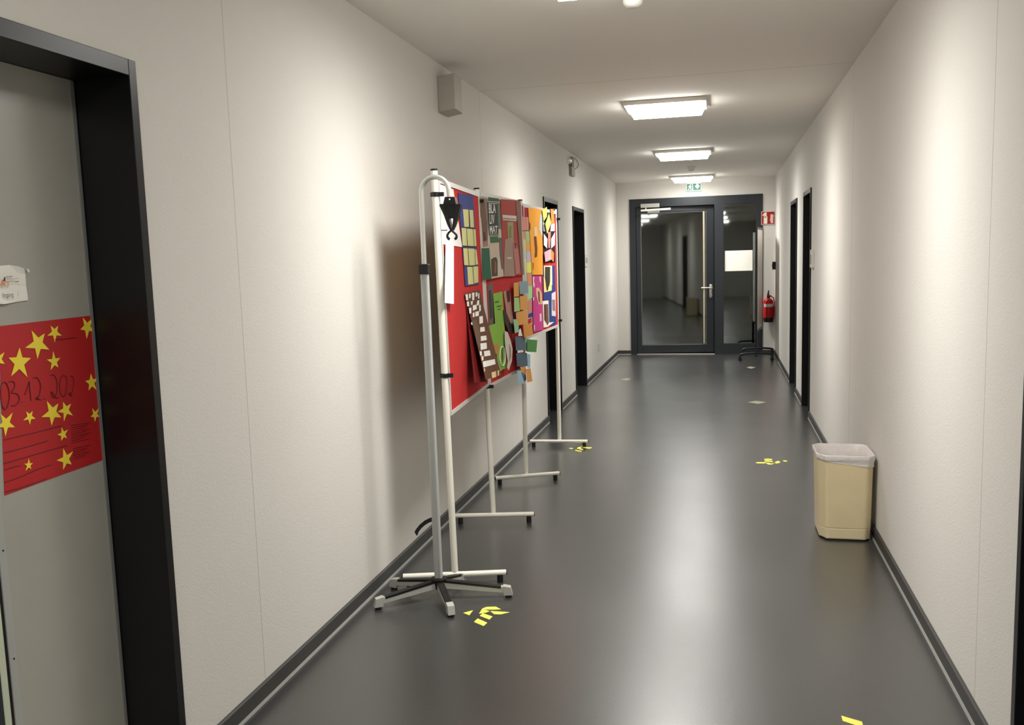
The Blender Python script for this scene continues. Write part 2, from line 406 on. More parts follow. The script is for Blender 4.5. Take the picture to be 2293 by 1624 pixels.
# smoke detectors
def detector(x, y, label):
    bm = B(); lathe(bm, (x, y, HC), [(0.050, 0), (0.050, -0.012), (0.044, -0.02), (0.040, -0.042), (0.028, -0.056), (0.012, -0.06)], 24)
    t = obj('smoke_detector', bm, M_off, smooth=True, origin=(x, y, HC-0.06)); tag(t, label, 'smoke detector', 'ceiling smoke detectors')
    b2 = B(); lathe(b2, (x, y, HC), [(0.056, 0), (0.056, -0.006)], 24); obj('detector_base', b2, M_off, t)
detector(-0.352, 3.80, 'round white smoke detector on ceiling at the top edge, beside the nearest lamp')
detector(-0.345, 11.15, 'small round smoke detector on ceiling between the two farthest lamps')

# ---------------------------------------------------------------- left wall fittings
bm = B(); prism(bm, [(XL+0.0005, 4.70, 2.272), (XL+0.0005, 4.87, 2.272), (XL+0.088, 4.865, 2.285), (XL+0.096, 4.705, 2.285)], (0, 0, 0.19))
bmesh.ops.bevel(bm, geom=list(bm.edges), offset=0.004, segments=2, affect='EDGES', profile=0.5)
t = obj('wall_speaker', bm, mat('grey_box_paint', (176, 172, 160), 0.5)); tag(t, 'small grey box speaker high on left wall just below the ceiling', 'wall speaker')
bm = B(); prism(bm, [(XL+0.0915, 4.72, 2.297), (XL+0.0875, 4.852, 2.297), (XL+0.0875, 4.852, 2.455), (XL+0.0915, 4.72, 2.455)], (0.0012, 0.0, 0))
obj('speaker_grille', bm, mat('cool_grey_grille', (150, 152, 152), 0.6, bump=(1200, .4, .001)), t)

t = thing('alarm_beacon', (XL, 9.10, 2.31), 'small grey bracket with shiny lens and cable loop, high on left wall', 'wall fitting')
M_br = mat('taupe_bracket', (120, 114, 98), 0.5)
bm = B(); box(bm, (XL+0.0005, 9.00, 2.305), (XL+0.03, 9.20, 2.395), 0.003); obj('lower_bracket', bm, mat('light_taupe_bracket', (150, 142, 126), 0.5), t)
bm = B(); box(bm, (XL+0.0005, 9.00, 2.396), (XL+0.035, 9.12, 2.485), 0.003); obj('upper_bracket', bm, M_br, t)
bm = B(); lathe(bm, (XL+0.012, 8.93, 2.442), [(0.004, -0.04), (0.020, -0.036), (0.030, -0.02), (0.030, 0.03), (0.02, 0.07)], 20, 'y'); obj('lens', bm, mat('bright_lens', (250, 250, 240), 0.15, metal=0.3, coat=1), t, smooth=True)
bm = B(); tube(bm, [on_x(px, py, XL+0.008) for px, py in ((1278,359),(1281,351),(1286,353),(1291,358),(1295,366),(1295,372),(1291,377),(1286,379),(1280,379))], 0.0035, 8); obj('cable', bm, mat('grey_cable', (140, 134, 120), 0.5), t, smooth=True)

def plate(name, x, sgn, ya, yb, za, zb, m, label, cat, th=0.012):
    bm = B(); box(bm, (min(x, x+sgn*th), ya, za), (max(x, x+sgn*th), yb, zb), 0.002)
    return tag(obj(name, bm, m), label, cat)
pl = plate('room_sign', XL+0.0005, 1, 9.93, 10.09, 1.36, 1.50, M_off, 'small pale room sign on left wall beside the farther dark doorway', 'room sign')
bm = B(); box(bm, (XL+0.0125, 9.95, 1.40), (XL+0.0132, 10.07, 1.46)); obj('sign_insert', bm, mat('grey_insert', (150, 148, 140), 0.5), pl)
pl = plate('room_sign', XR-0.0005, -1, 7.72, 7.86, 1.32, 1.47, M_off, 'small pale room sign on right wall beside the nearer dark doorway', 'room sign', 0.02)
bm = B(); box(bm, (XR-0.0212, 7.74, 1.35), (XR-0.0205, 7.84, 1.43)); obj('sign_insert', bm, mat('grey_insert', (150, 148, 140), 0.5), pl)
pl = plate('wall_socket', XL+0.0005, 1, 10.93, 11.01, 0.30, 0.38, M_off, 'white wall socket low on left wall past the last doorway', 'socket')
bm = B(); cyl(bm, (XL+0.0125, 10.97, 0.34), (XL+0.0135, 10.97, 0.34), 0.028); obj('socket_face', bm, M_off, pl)
bm = B(); box(bm, (XR-0.045, 12.93, 1.22), (XR-0.0005, 12.99, 1.33), 0.004)
pl = tag(obj('call_button', bm, M_black), 'small black box on right wall in the far corner above the fire extinguisher', 'wall button')
bm = B(); cyl(bm, (XR-0.045, 12.96, 1.275), (XR-0.05, 12.96, 1.275), 0.018); obj('button', bm, M_rub, pl)

# ---------------------------------------------------------------- waste bin
def bin_ring(z, sc, dx=0.0):
    cx, cy = 0.613+dx, 4.665; pts = [(-0.098, -0.148), (0.095, -0.148), (0.125, -0.118), (0.125, 0.11), (0.095, 0.14), (-0.10, 0.14), (-0.133, 0.11), (-0.133, -0.092)]
    return [Vector((cx+x*sc, cy+y*sc, z)) for x, y in pts]
def ring_mesh(bm, rings, cap0=True, cap1=True):
    V = [[bm.verts.new(p) for p in r] for r in rings]; n = len(V[0])
    for a, b in zip(V, V[1:]):
        for k in range(n): bm.faces.new((a[k], a[(k+1)%n], b[(k+1)%n], b[k]))
    if cap0: bm.faces.new(V[0])
    if cap1: bm.faces.new(V[-1][::-1])
    return bm
t = thing('waste_bin', (0.613, 4.665, 0), 'beige plastic waste bin lined with a white bag, standing against the right wall', 'waste bin')
M_beige = mat('beige_plastic', (228, 212, 170), 0.45)
M_beige2 = mat('lighter_beige_plastic', (234, 219, 180), 0.45)
bm = B(); ring_mesh(bm, [bin_ring(0.066, 0.965), bin_ring(0.425, 1.02), bin_ring(0.425, 1.008), bin_ring(0.08, 0.955)])
bmesh.ops.bevel(bm, geom=[e for e in bm.edges if abs(e.verts[0].co.z-e.verts[1].co.z) > .1], offset=0.012, segments=3, affect='EDGES', profile=0.5)
obj('bin_body', bm, M_beige, t)
bm = B(); ring_mesh(bm, [bin_ring(0.008, 0.93), bin_ring(0.013, 0.945), bin_ring(0.060, 0.962), bin_ring(0.0625, 0.955), bin_ring(0.0645, 0.93)])
bmesh.ops.bevel(bm, geom=[e for e in bm.edges if abs(e.verts[0].co.z-e.verts[1].co.z) > .04], offset=0.01, segments=3, affect='EDGES', profile=0.5)
obj('bin_base', bm, M_beige2, t)
bm = B(); ring_mesh(bm, [bin_ring(0.0, 0.90), bin_ring(0.009, 0.90)]); obj('bin_foot', bm, M_black, t)
M_bag = mat('white_bin_bag', (232, 226, 222), 0.4, bump=(30, 0.5, 0.01))
bm = B()
def wob(r, amp, seed):
    rnd = random.Random(seed); n = len(r); out = []
    for k in range(n):
        for j in range(5):
            p = r[k].lerp(r[(k+1)%n], j/5); out.append(p+Vector((rnd.uniform(-amp, amp)*0.4, rnd.uniform(-amp, amp)*0.4, rnd.uniform(-amp, amp))))
    return out
def drop(r, front):
    return [Vector((p.x, p.y, p.z-(front*max(0, (p.x-0.5)/0.25) if p.y < 4.56 else 0))) for p in r]
rings = [drop(wob(bin_ring(0.408, 1.028), 0.002, 1), 0.030), drop(wob(bin_ring(0.414, 1.030), 0.001, 2), 0.012), wob(bin_ring(0.415, 1.058), 0.001, 3), wob(bin_ring(0.428, 1.066), 0.001, 9),
         wob(bin_ring(0.437, 1.058), 0.001, 4), wob(bin_ring(0.439, 1.035), 0.001, 5), wob(bin_ring(0.430, 0.985), 0.001, 10), wob(bin_ring(0.38, 0.93), 0.004, 6), wob(bin_ring(0.30, 0.89), 0.008, 7), wob(bin_ring(0.20, 0.84), 0.012, 8), wob(bin_ring(0.12, 0.75), 0.012, 11)]
for r in rings:
    for p in r: p.x = min(p.x, XR-0.006)
ring_mesh(bm, rings, cap0=False, cap1=True)
bg = obj('bin_liner', bm, M_bag, t, smooth=True)

# ---------------------------------------------------------------- fire extinguisher and signs on the far wall
ex, ey = 0.668, YF-0.085
t = thing('fire_extinguisher', (ex, ey, 0.47), 'red fire extinguisher with black foot ring hanging on the far wall', 'fire extinguisher')
M_fred = mat('extinguisher_red', (205, 24, 22), 0.3)
bm = B(); lathe(bm, (ex, ey, 0), [(0.066, 0.525), (0.068, 0.535), (0.068, 0.755), (0.060, 0.785), (0.035, 0.805), (0.02, 0.812)], 28); obj('cylinder', bm, M_fred, t, smooth=True)
bm = B(); lathe(bm, (ex, ey, 0), [(0.060, 0.47), (0.066, 0.475), (0.069, 0.535), (0.06, 0.536)], 28); obj('foot_ring', bm, M_black, t, smooth=True)
bm = B(); cyl(bm, (ex, ey, 0.81), (ex, ey, 0.845), 0.022); box(bm, (ex-0.02, ey-0.03, 0.835), (ex+0.035, ey+0.01, 0.855)); obj('valve', bm, mat('dark_red_cap', (90, 12, 14), 0.4), t)
bm = B(); cyl(bm, (ex-0.005, ey-0.01, 0.85), (ex+0.002, ey-0.005, 0.925), 0.016, 0.007); obj('lever', bm, M_black, t)
bm = B(); tube(bm, [(ex+0.03, ey, 0.84), (ex+0.07, ey-0.01, 0.82), (ex+0.08, ey-0.015, 0.75), (ex+0.074, ey-0.02, 0.62), (ex+0.068, ey-0.02, 0.56)], 0.008, 8); obj('hose', bm, M_fred, t, smooth=True)
bm = B()
V = [[bm.verts.new((ex+0.0692*math.sin(a), ey-0.0692*math.cos(a), z)) for a in [math.radians(d) for d in range(-60, 61, 10)]] for z in (0.69, 0.735)]
for k in range(12): bm.faces.new((V[0][k], V[0][k+1], V[1][k+1], V[1][k]))
lb = obj('label_band', bm, paper((232, 226, 222)), t)
bm = B(); box(bm, (ex-0.03, ey+0.06, 0.60), (ex+0.03, YF-0.0005, 0.78)); obj('wall_bracket', bm, M_rub, t)

# red sign with pictogram (extinguisher and flames)
t = thing('fire_extinguisher_sign', (0.665, YF, 1.858), 'red square sign with white extinguisher and flame pictograms, on far wall above the extinguisher', 'sign')
sx, sz, sw = 0.572, 1.862, 0.178; yy = YF-0.014
bm = B(); box(bm, (sx-0.004, yy, sz-0.004), (sx+sw+0.004, YF-0.013+0.0125, sz+sw+0.004)); obj('sign_border', bm, mat('pink_white_edge', (232, 214, 206), 0.5), t)
bm = B(); box(bm, (sx+0.003, yy-0.002, sz+0.003), (sx+sw-0.003, yy, sz+sw-0.003)); obj('sign_panel', bm, mat('sign_red', (158, 14, 12), 0.4), t)
def S(u, v, d=0.0035): return Vector((sx+u*sw, yy-d, sz+v*sw))
M_pic = mat('pictogram_cream', (250, 238, 218), 0.5)
bm = B(); prism(bm, [S(*p) for p in [(.16,.05),(.44,.05),(.45,.55),(.42,.66),(.36,.74),(.40,.80),(.40,.93),(.30,.95),(.20,.90),(.10,.80),(.07,.70),(.13,.66),(.18,.72),(.22,.72),(.17,.60)]], (0, 0.0012, 0)); obj('extinguisher_symbol', bm, M_pic, t)
bm = B(); prism(bm, [S(u, v, .0045) for u, v in [(.22,.55),(.38,.55),(.38,.60),(.30,.62),(.22,.60)]], (0, 0.0008, 0)); obj('gauge_symbol', bm, mat('dark_brown_mark', (80, 40, 20), .6), t)
M_pic2 = mat('pictogram_pink', (236, 200, 188), 0.5)
bm = B(); prism(bm, [S(*p) for p in [(.70,.09),(.84,.07),(.92,.12),(.90,.22),(.86,.28),(.93,.36),(.87,.46),(.90,.52),(.93,.66),(.88,.76),(.76,.79),(.67,.78),(.69,.66),(.66,.55),(.69,.44),(.63,.34),(.69,.24)]], (0, 0.0012, 0)); obj('flame_symbol', bm, M_pic2, t)

# green emergency exit sign: running man and arrow down
t = thing('emergency_exit_sign', (-0.373, YF, 2.372), 'small green and white exit sign with running man and down arrow, above the glazed door', 'exit sign')
gx, gz, gw, gh = -0.484, 2.374, 0.222, 0.116; yy = YF-0.022
bm = B(); box(bm, (gx, yy, gz), (gx+gw, YF-0.0005, gz+gh), 0.002); obj('sign_case', bm, mat('sign_white', (238, 240, 232), 0.4), t)
def G(u, v, d=0.0025): return Vector((gx+u*gw, yy-d, gz+v*gh))
bm = B(); prism(bm, [G(.06, .12, .001), G(.94, .12, .001), G(.94, .90, .001), G(.06, .90, .001)], (0, 0.0009, 0)); obj('sign_panel', bm, mat('exit_green', (34, 136, 112), 0.4), t)
M_pw = mat('pictogram_white', (236, 252, 248), 0.5)
bm = B(); prism(bm, [G(*p) for p in [(.58,.70),(.66,.74),(.66,.90),(.80,.90),(.80,.74),(.88,.70),(.88,.60),(.73,.25),(.58,.58)]], (0, 0.0012, 0)); obj('arrow_symbol', bm, M_pw, t)
bm = B(); prism(bm, [G(*p) for p in [(.12,.16),(.16,.16),(.24,.40),(.28,.34),(.26,.18),(.31,.18),(.34,.38),(.30,.56),(.38,.52),(.40,.58),(.31,.70),(.22,.72),(.13,.60),(.15,.55),(.22,.62),(.20,.46)]], (0, 0.0012, 0))
cyl(bm, G(.29, .79, .0013), G(.29, .79, .0025), 0.009)
obj('running_man_symbol', bm, M_pw, t)
bm = B(); prism(bm, [G(*p) for p in [(.36,.14),(.46,.14),(.46,.84),(.34,.88),(.34,.82),(.41,.78),(.41,.5)]], (0, 0.0012, 0)); obj('doorway_symbol', bm, M_pw, t)

# the leaf stands slightly ajar; the side pane sits a hair out of square
def hinge(o, p, ang):
    R = Matrix.Rotation(ang, 4, 'Z'); p = Vector(p)-Vector(root_of(o)['_o']); o.location = p-R@p; o.rotation_euler = (0, 0, ang)
hinge(leaf7, (lx0, YF+0.004, 0), 0.075); hinge(side7, ((sx0+sx1)/2, YF+0.033, 0), -0.012)
# white paper taped on the side pane
p0 = on_y(1623, 562, YF+0.028); p1 = on_y(1685, 606, YF+0.028)
bm = B(); box(bm, (p0.x, YF+0.0275, p1.z), (p1.x, YF+0.0295, p0.z)); t = obj('paper_notice', bm, mat('bright_paper', (250, 248, 240), 0.6))
tag(t, 'blank white landscape paper taped to the narrow side pane of the far door', 'paper notice')

# ---------------------------------------------------------------- mobile whiteboard in the far right corner
A = Vector((0.470, 12.24, 0)); Bq = Vector((0.572, 12.92, 0)); dv = (Bq-A).normalized(); nv = Vector((dv.y, -dv.x, 0))
t = thing('mobile_whiteboard', ((A+Bq)/2), 'rolling whiteboard seen edge-on in the far right corner, on black castered feet', 'whiteboard')
M_wb = mat('whiteboard_surface', (244, 238, 230), 0.35)
bm = B(); bar(bm, A+Vector((0,0,1.10)), Bq+Vector((0,0,1.10)), 0.018, 1.36, upv=(0,0,1)); obj('board_panel', bm, M_wb, t)
M_navy = mat('dark_navy_steel', (16, 18, 30), 0.35)
bm = B()
for P in (A, Bq):
    bm = B(); bar(bm, P+Vector((0,0,0.06)), P+Vector((0,0,1.80)), 0.028, 0.028, upv=dv); obj('side_post', bm, M_navy, t)
for z_ in (0.405, 1.79):
    bm = B(); bar(bm, A+Vector((0,0,z_)), Bq+Vector((0,0,z_)), 0.03, 0.03); obj('cross_rail', bm, M_navy, t)
for P, x0_, x1_ in ((A, 0.245, 0.70), (Bq, 0.29, 0.735)):
    bm = B(); y = P.y
    tube(bm, [(x0_, y-0.01, 0.06), (x0_+0.03, y-0.008, 0.095), (x0_+0.06, y-0.005, 0.10), (P.x, y, 0.108), (x1_-0.06, y+0.004, 0.10), (x1_-0.03, y+0.006, 0.095), (x1_, y+0.006, 0.085)], 0.014, 10)
    ft = obj('foot', bm, M_navy, t, smooth=True)
    for xx in (x0_+0.015, x1_-0.02):
        bm = B(); cyl(bm, (xx, y-0.014, 0.026), (xx, y+0.014, 0.026), 0.026, seg=18); box(bm, (xx-0.012, y-0.02, 0.03), (xx+0.012, y+0.02, 0.085)); obj('caster', bm, M_black, ft, smooth=True)

# ---------------------------------------------------------------- pinboard partition (four posts, three red boards)
PB = [Vector((-1.175, 3.656, 0)), Vector((-1.242, 4.607, 0)), Vector((-1.250, 5.494, 0)), Vector((-1.226, 6.604, 0))]
LEAN = [Vector((-0.014, 0, 0)), Vector((-0.019, 0, 0)), Vector((0.006, 0, 0)), Vector((0.003, 0, 0))]   # sideways lean per metre of height
ZT = [1.846, 1.838, 1.828, 1.828]
def post(i, z): return PB[i]+LEAN[i]*z+Vector((0, 0, z))
part = thing('pinboard_partition', (PB[1]+PB[2])/2, 'row of three red felt pinboards on white posts with T-shaped feet, along the left wall', 'pinboard')
FD = [(Vector((-0.225, -0.070, 0)), Vector((0.225, 0.056, 0))), (Vector((-0.20, -0.075, 0)), Vector((0.228, 0.02, 0))),
      (Vector((-0.18, -0.11, 0)), Vector((0.21, 0.072, 0))), (Vector((-0.225, -0.05, 0)), Vector((0.224, -0.012, 0)))]
for i in range(4):
    bm = B(); cyl(bm, post(i, 0.05), post(i, ZT[i]), 0.0150, seg=20); po = obj('post', bm, M_white, part, smooth=True)
    bm = B(); cyl(bm, post(i, ZT[i]), post(i, ZT[i]+0.008), 0.0155, seg=20); obj('post_cap', bm, M_black, po)
    a, b = PB[i]+FD[i][0]+Vector((0,0,0.045)), PB[i]+FD[i][1]+Vector((0,0,0.045))
    bm = B(); cyl(bm, a, b, 0.0125, seg=16); fo = obj('foot_bar', bm, M_white, part, smooth=True)
    d = (b-a).normalized()
    for P, s in ((a, 1), (b, -1)):
        bm = B(); c = P+d*s*0.028; c.z = 0; cyl(bm, c, c+Vector((0,0,0.036)), 0.014, seg=14)
        cyl(bm, P-d*s*0.004, P, 0.0128, seg=14); obj('glider', bm, M_black, fo)
BZ = [(0.770, 1.818), (0.758, 1.825), (0.938, 1.812)]
TOFF = 0.012
def surf_n(i):
    d = (PB[i+1]-PB[i]).normalized(); return Vector((d.y, -d.x, 0))
def bp(i, u, z, off=0.0):
    a, b = post(i, z), post(i+1, z); return a.lerp(b, u)+surf_n(i)*off
def slab(bm, i, u0, u1, z0, z1, o0, o1):
    V = [bm.verts.new(bp(i, u, z, o)) for u in (u0, u1) for z in (z0, z1) for o in (o0, o1)]
    for q in ((0,1,3,2),(4,6,7,5),(0,4,5,1),(2,3,7,6),(0,2,6,4),(1,5,7,3)): bm.faces.new([V[k] for k in q])
    return bm
for i in range(3):
    z0, z1 = BZ[i]; ua, ub = 0.022, 0.978
    fr = B(); e = 0.016
    slab(fr, i, ua, ub, z1-0.022, z1, -0.014, 0.016); slab(fr, i, ua, ub, z0, z0+0.018, -0.014, 0.016)
    slab(fr, i, ua, ua+e, z0+0.018, z1-0.022, -0.014, 0.016); slab(fr, i, ub-e, ub, z0+0.018, z1-0.022, -0.014, 0.016)
    fo = obj('board_frame', fr, mat('board_frame_alu', (212, 208, 200), 0.4, metal=0.15), part)
    bm = B(); slab(bm, i, ua+e, ub-e, z0+0.018, z1-0.022, 0.0, TOFF); obj('felt_panel', bm, M_red, part)
    bm = B(); slab(bm, i, ua+e, ub-e, z0+0.018, z1-0.022, -0.012, -0.0005); obj('back_panel', bm, M_cork, part)
for i, zs in ((0, (1.745, 0.955)), (1, (1.775, 0.765)), (3, (1.755, 0.985))):
    for z in zs:
        p = post(i, z); bm = B(); lathe(bm, p, [(0.0165, -0.010), (0.0185, -0.008), (0.0185, 0.008), (0.0165, 0.010)], 20)
        n = surf_n(min(i, 2)); bar(bm, p+n*(-0.02), p+n*0.038, 0.014, 0.018)
        obj('clamp', bm, M_black, part)

# ---- papers on the boards: picture point -> point on the board's (curled) surface
def at(i, px, py, off):
    z = 1.4
    for _ in range(40):
        o = off(z) if callable(off) else off
        a, n = post(i, z), surf_n(i); b = post(i+1, z); dd = (b-a); nn = Vector((dd.y, -dd.x, 0)).normalized()
        a2 = a+n*o; d = ray(px, py); k = nn.dot(a2-EYE)/nn.dot(d); z += 0.6*((EYE+d*k).z-z)
    return EYE+d*k
def quadgrid(i, q, off, nx, ny):
    """q: TL,TR,BR,BL picture points"""
    TL, TR, BR, BL = [Vector((a, b, 0)) for a, b in q]; R = []
    for r in range(ny+1):
        v = r/ny; L, Rr = TL.lerp(BL, v), TR.lerp(BR, v)
        R.append([at(i, *L.lerp(Rr, c/nx).xy, off) for c in range(nx+1)])
    return R
def sheet_bm(i, q, off, nx=4, ny=8, th=0.0012):
    R = quadgrid(i, q, off, nx, ny); n = surf_n(i); bm = B()
    F = [[bm.verts.new(p) for p in r] for r in R]; K = [[bm.verts.new(p-n*th) for p in r] for r in R]
    ny, nx = len(R)-1, len(R[0])-1
    for r in range(ny):
        for c in range(nx):
            bm.faces.new((F[r][c], F[r][c+1], F[r+1][c+1], F[r+1][c])); bm.faces.new((K[r][c], K[r+1][c], K[r+1][c+1], K[r][c+1]))
    for r in range(ny):
        bm.faces.new((F[r][0], F[r+1][0], K[r+1][0], K[r][0])); bm.faces.new((F[r][nx], K[r][nx], K[r+1][nx], F[r+1][nx]))
    for c in range(nx):
        bm.faces.new((F[0][c], K[0][c], K[0][c+1], F[0][c+1])); bm.faces.new((F[ny][c], F[ny][c+1], K[ny][c+1], K[ny][c]))
    return bm
def poly_bm(i, pts, off, th=0.0008, bm=None):
    bm = bm or B(); P = [at(i, x, y, off) for x, y in pts]; n = surf_n(i)
    return prism(bm, P, -n*th)
def scaler(ox, oy, k): return lambda pts: [(ox+x/k, oy+y/k) for x, y in pts]
c2 = scaler(900, 360, 3.0075); c3 = scaler(960, 400, 6.247); c4 = scaler(1060, 420, 7.38); c5 = scaler(1020, 620, 6.247); c9 = scaler(1068, 430, 14.77)
def sheet(name, i, q, off, rgb, label, cat, group='papers pinned on the red boards', **k):
    o = obj(name, sheet_bm(i, q, off, **k), paper(rgb)); tag(o, label, cat, group); return o
def inc(off, d): return (lambda z: off(z)+d) if callable(off) else off+d
def pat(parent, i, pts, off, rgb, name='paper_patch', d=0.0015): return obj(name, poly_bm(i, pts, inc(off, d)), paper(rgb) if isinstance(rgb, tuple) else rgb, parent)
O1 = TOFF+0.0025

# board 1 -------------------------------------------------
s = sheet('paper_sheet', 0, c3([(150, 75), (345, 150), (470, 960), (185, 915)]), O1, (238, 230, 226), 'large white sheet behind the black clip at the top of the nearest board', 'paper sheet')
pat(s, 0, c3([(178, 718), (262, 716), (262, 726), (178, 728)]), O1, M_ink, 'ink_line')
strip_off = lambda z: O1+0.006+0.05*max(0, 1.55-z)
s = sheet('paper_strip', 0, c2([(296, 560), (350, 558), (350, 965), (290, 958)]), strip_off, (248, 240, 238), 'long blank white paper strip hanging below the black clip', 'paper strip', ny=10)
s = sheet('window_poster', 0, c3([(415, 200), (622, 240), (700, 1478), (515, 1505)]), O1+0.001, (56, 66, 128), 'blue poster with rows of pale yellow notes, beside the second post', 'poster')
rows = [[(480,430,555,432,565,675,500,676), (570,438,620,442,635,684,585,682)], [(460,690,525,695,538,940,475,935), (535,700,618,708,632,945,550,940), (626,708,655,712,668,945,640,945)],
        [(485,975,545,977,560,1215,500,1210), (553,977,640,982,650,1212,570,1216), (648,990,668,1000,690,1200,660,1208)], [(540,1235,612,1236,628,1475,555,1484), (622,1232,690,1226,695,1450,636,1468)]]
for r in rows:
    for q in r: pat(s, 0, c3([(q[0], q[1]), (q[2], q[3]), (q[4], q[5]), (q[6], q[7])]), O1+0.001, (208, 204, 138), 'yellow_note')
for q in ([(555,430),(568,436),(584,684),(568,676)], [(480,678),(652,690),(652,700),(462,688)], [(470,942),(672,948),(674,966),(472,960)], [(495,1218),(690,1206),(692,1222),(498,1234)],
          [(524,696),(533,700),(548,940),(537,940)], [(618,708),(626,710),(640,945),(630,945)], [(545,977),(553,977),(570,1214),(560,1214)], [(612,1236),(622,1234),(636,1470),(628,1474)]):
    pat(s, 0, c3(q), O1+0.001, M_ink, 'glazing_line', 0.0012)
# curled brown poster: pinned along its top, lower end stands away from the board
brown = lambda z: O1+0.004+0.30*max(0, 1.245-z)**1.25
s = sheet('timeline_poster', 0, c5([(132, 238), (335, 186), (640, 1375), (425, 1440)]), brown, (96, 58, 34), 'long brown poster with rows of white notes, curling away below the second post', 'poster', nx=5, ny=14)
notes = [(140,250,170,240,180,325,150,330), (190,238,215,236,212,295,192,300), (232,225,265,220,262,325,236,330), (282,220,305,216,308,270,285,280), (318,235,332,225,335,300,320,305),
         (158,348,188,345,192,410,165,415), (215,345,245,340,235,395,220,390), (305,335,332,325,332,395,298,400), (245,400,295,390,298,450,246,475), (330,400,352,392,355,470,335,490),
         (190,440,222,432,220,512,198,515), (245,505,265,500,265,560,245,565), (280,490,328,480,325,545,280,555), (335,555,382,548,385,645,338,660), (348,708,405,700,412,762,350,772),
         (355,832,430,822,438,885,358,900), (350,932,435,922,440,1005,356,1025), (340,1045,365,1040,370,1100,348,1105), (400,1042,480,1028,492,1100,408,1115), (365,1115,390,1105,392,1160,372,1175),
         (384,1185,550,1152,560,1222,395,1268), (218,640,232,635,240,670,226,675)]
for q in notes: pat(s, 0, c5([(q[0], q[1]), (q[2], q[3]), (q[4], q[5]), (q[6], q[7])]), brown, (232, 228, 220), 'white_note')
for q in ([(505,1340),(565,1320),(572,1400),(515,1420)], [(590,1315),(610,1305),(608,1375),(595,1390)], [(398,1285),(412,1275),(415,1320),(405,1330)]): pat(s, 0, c5(q), brown, (214, 190, 140), 'tan_note')
pat(s, 0, c5([(240, 620), (290, 600), (345, 760), (345, 1020), (300, 930)]), brown, (104, 78, 62), 'brown_patch', 0.001)
s = sheet('red_back_shade', 0, c5([(150, 420), (215, 480), (440, 1470), (268, 1480)]), lambda z: O1+0.001+0.22*max(0, 1.2-z)**1.3, (110, 14, 16), 'dark red sheet standing in for the back and shadow of the brown curling poster', 'paper sheet', ny=10)  # dark red colour stands in for the poster's back and its shadow

# board 2 -------------------------------------------------
def curl2(z): return O1+0.002+0.06*max(0, 1.75-z)**2
s = sheet('protest_poster', 1, c4([(85, 150), (435, 185), (500, 1470), (165, 1530)]), curl2, (196, 186, 168), 'collage poster with bold white letters in a black box, left on the second board', 'poster')
k = lambda pts, rgb, nm='photo_patch', d=0.0015: pat(s, 1, c4(pts), curl2, rgb, nm, d)
k([(95,160),(240,185),(245,560),(125,500)], (136, 116, 96)); k([(130,210),(185,215),(215,540),(235,560),(240,960),(170,960),(150,640),(125,400)], (112, 84, 66), d=0.0025)
k([(165,740),(190,740),(215,880),(180,890)], (74, 44, 30), d=0.0035); k([(175,880),(225,860),(245,965),(165,975)], (160, 118, 100), d=0.003)
k([(248,158),(425,185),(432,236),(250,226)], (50, 88, 54)); k([(395,255),(440,258),(462,690),(412,680)], (104, 118, 98)); 
k([(230,232),(402,250),(415,795),(262,790)], M_ink, 'letter_box', 0.0022)
for q in ([(236,228),(405,238),(405,247),(236,237)], [(268,764),(410,768),(410,776),(268,772)], [(265,797),(412,798),(412,806),(268,805)], [(248,255),(392,266),(393,274),(250,264)]): k(q, (220, 218, 206), 'white_rule', 0.003)
k([(275,812),(410,803),(420,905),(285,917)], (58, 104, 66)); k([(268,932),(424,912),(434,1140),(285,1170)], (200, 178, 158)); k([(424,830),(470,830),(492,1350),(470,1340),(430,1000)], (104, 96, 94), d=0.0022)
k([(295,1190),(345,1150),(372,1140),(400,1200),(402,1462),(308,1472)], (84, 62, 46)); k([(355,1220),(378,1215),(376,1400),(350,1440)], (136, 96, 66), d=0.0025)
k([(134,1005),(262,1000),(302,1515),(165,1530)], (38, 92, 66))
for wd, (xa, ya_), (xb_, yb_), h1 in (('BLA', (252, 425), (396, 412), 150), ('LIV', (264, 600), (398, 590), 150), ('MAT', (266, 752), (404, 748), 118)):
    a = at(1, *c4([(xa, ya_)])[0], lambda z: curl2(z)+0.003); b = at(1, *c4([(xb_, yb_)])[0], lambda z: curl2(z)+0.003); up = at(1, *c4([(xa, ya_-h1)])[0], lambda z: curl2(z)+0.003)
    cap = (up-a).length; rt = (b-a); text('lettering', wd, a, rt, (0, 0, 1), cap, mat('white_print', (226, 224, 214), 0.7), s, xs=rt.length/(cap*1.02*len(wd)*0.98), bold=0.02)
def curl2b(z): return O1+0.003+0.05*max(0, 1.75-z)**2
s = sheet('red_history_poster', 1, c4([(450, 192), (778, 215), (838, 1440), (500, 1476)]), curl2b, (166, 62, 48), 'faded red poster with white title strip and pale picture, right on second board', 'poster')
k = lambda pts, rgb, nm='photo_patch', d=0.0015: pat(s, 1, c4(pts), curl2b, rgb, nm, d)
k([(482,450),(715,470),(712,556),(492,540)], (214, 200, 186), 'title_strip')
for x0_, x1_ in ((498,520),(526,546),(551,585),(590,612),(618,640),(646,676),(682,702)):      # tiny unreadable print
    k([(x0_, 500+(x0_-498)*.07), (x1_, 501+(x1_-498)*.07), (x1_, 524+(x1_-498)*.07), (x0_, 522+(x0_-498)*.07)], (142, 122, 114), 'small_print', 0.0022)
k([(560,570),(660,572),(668,900),(628,1000),(540,1000),(575,860)], (150, 146, 104)); k([(600,640),(628,640),(625,830),(595,830)], (116, 124, 62), d=0.0025)
k([(525,860),(640,830),(690,1465),(510,1470),(515,1060)], (158, 134, 116), d=0.002); k([(650,900),(700,900),(745,1050),(775,1420),(700,1435)], (176, 116, 108), d=0.0022)
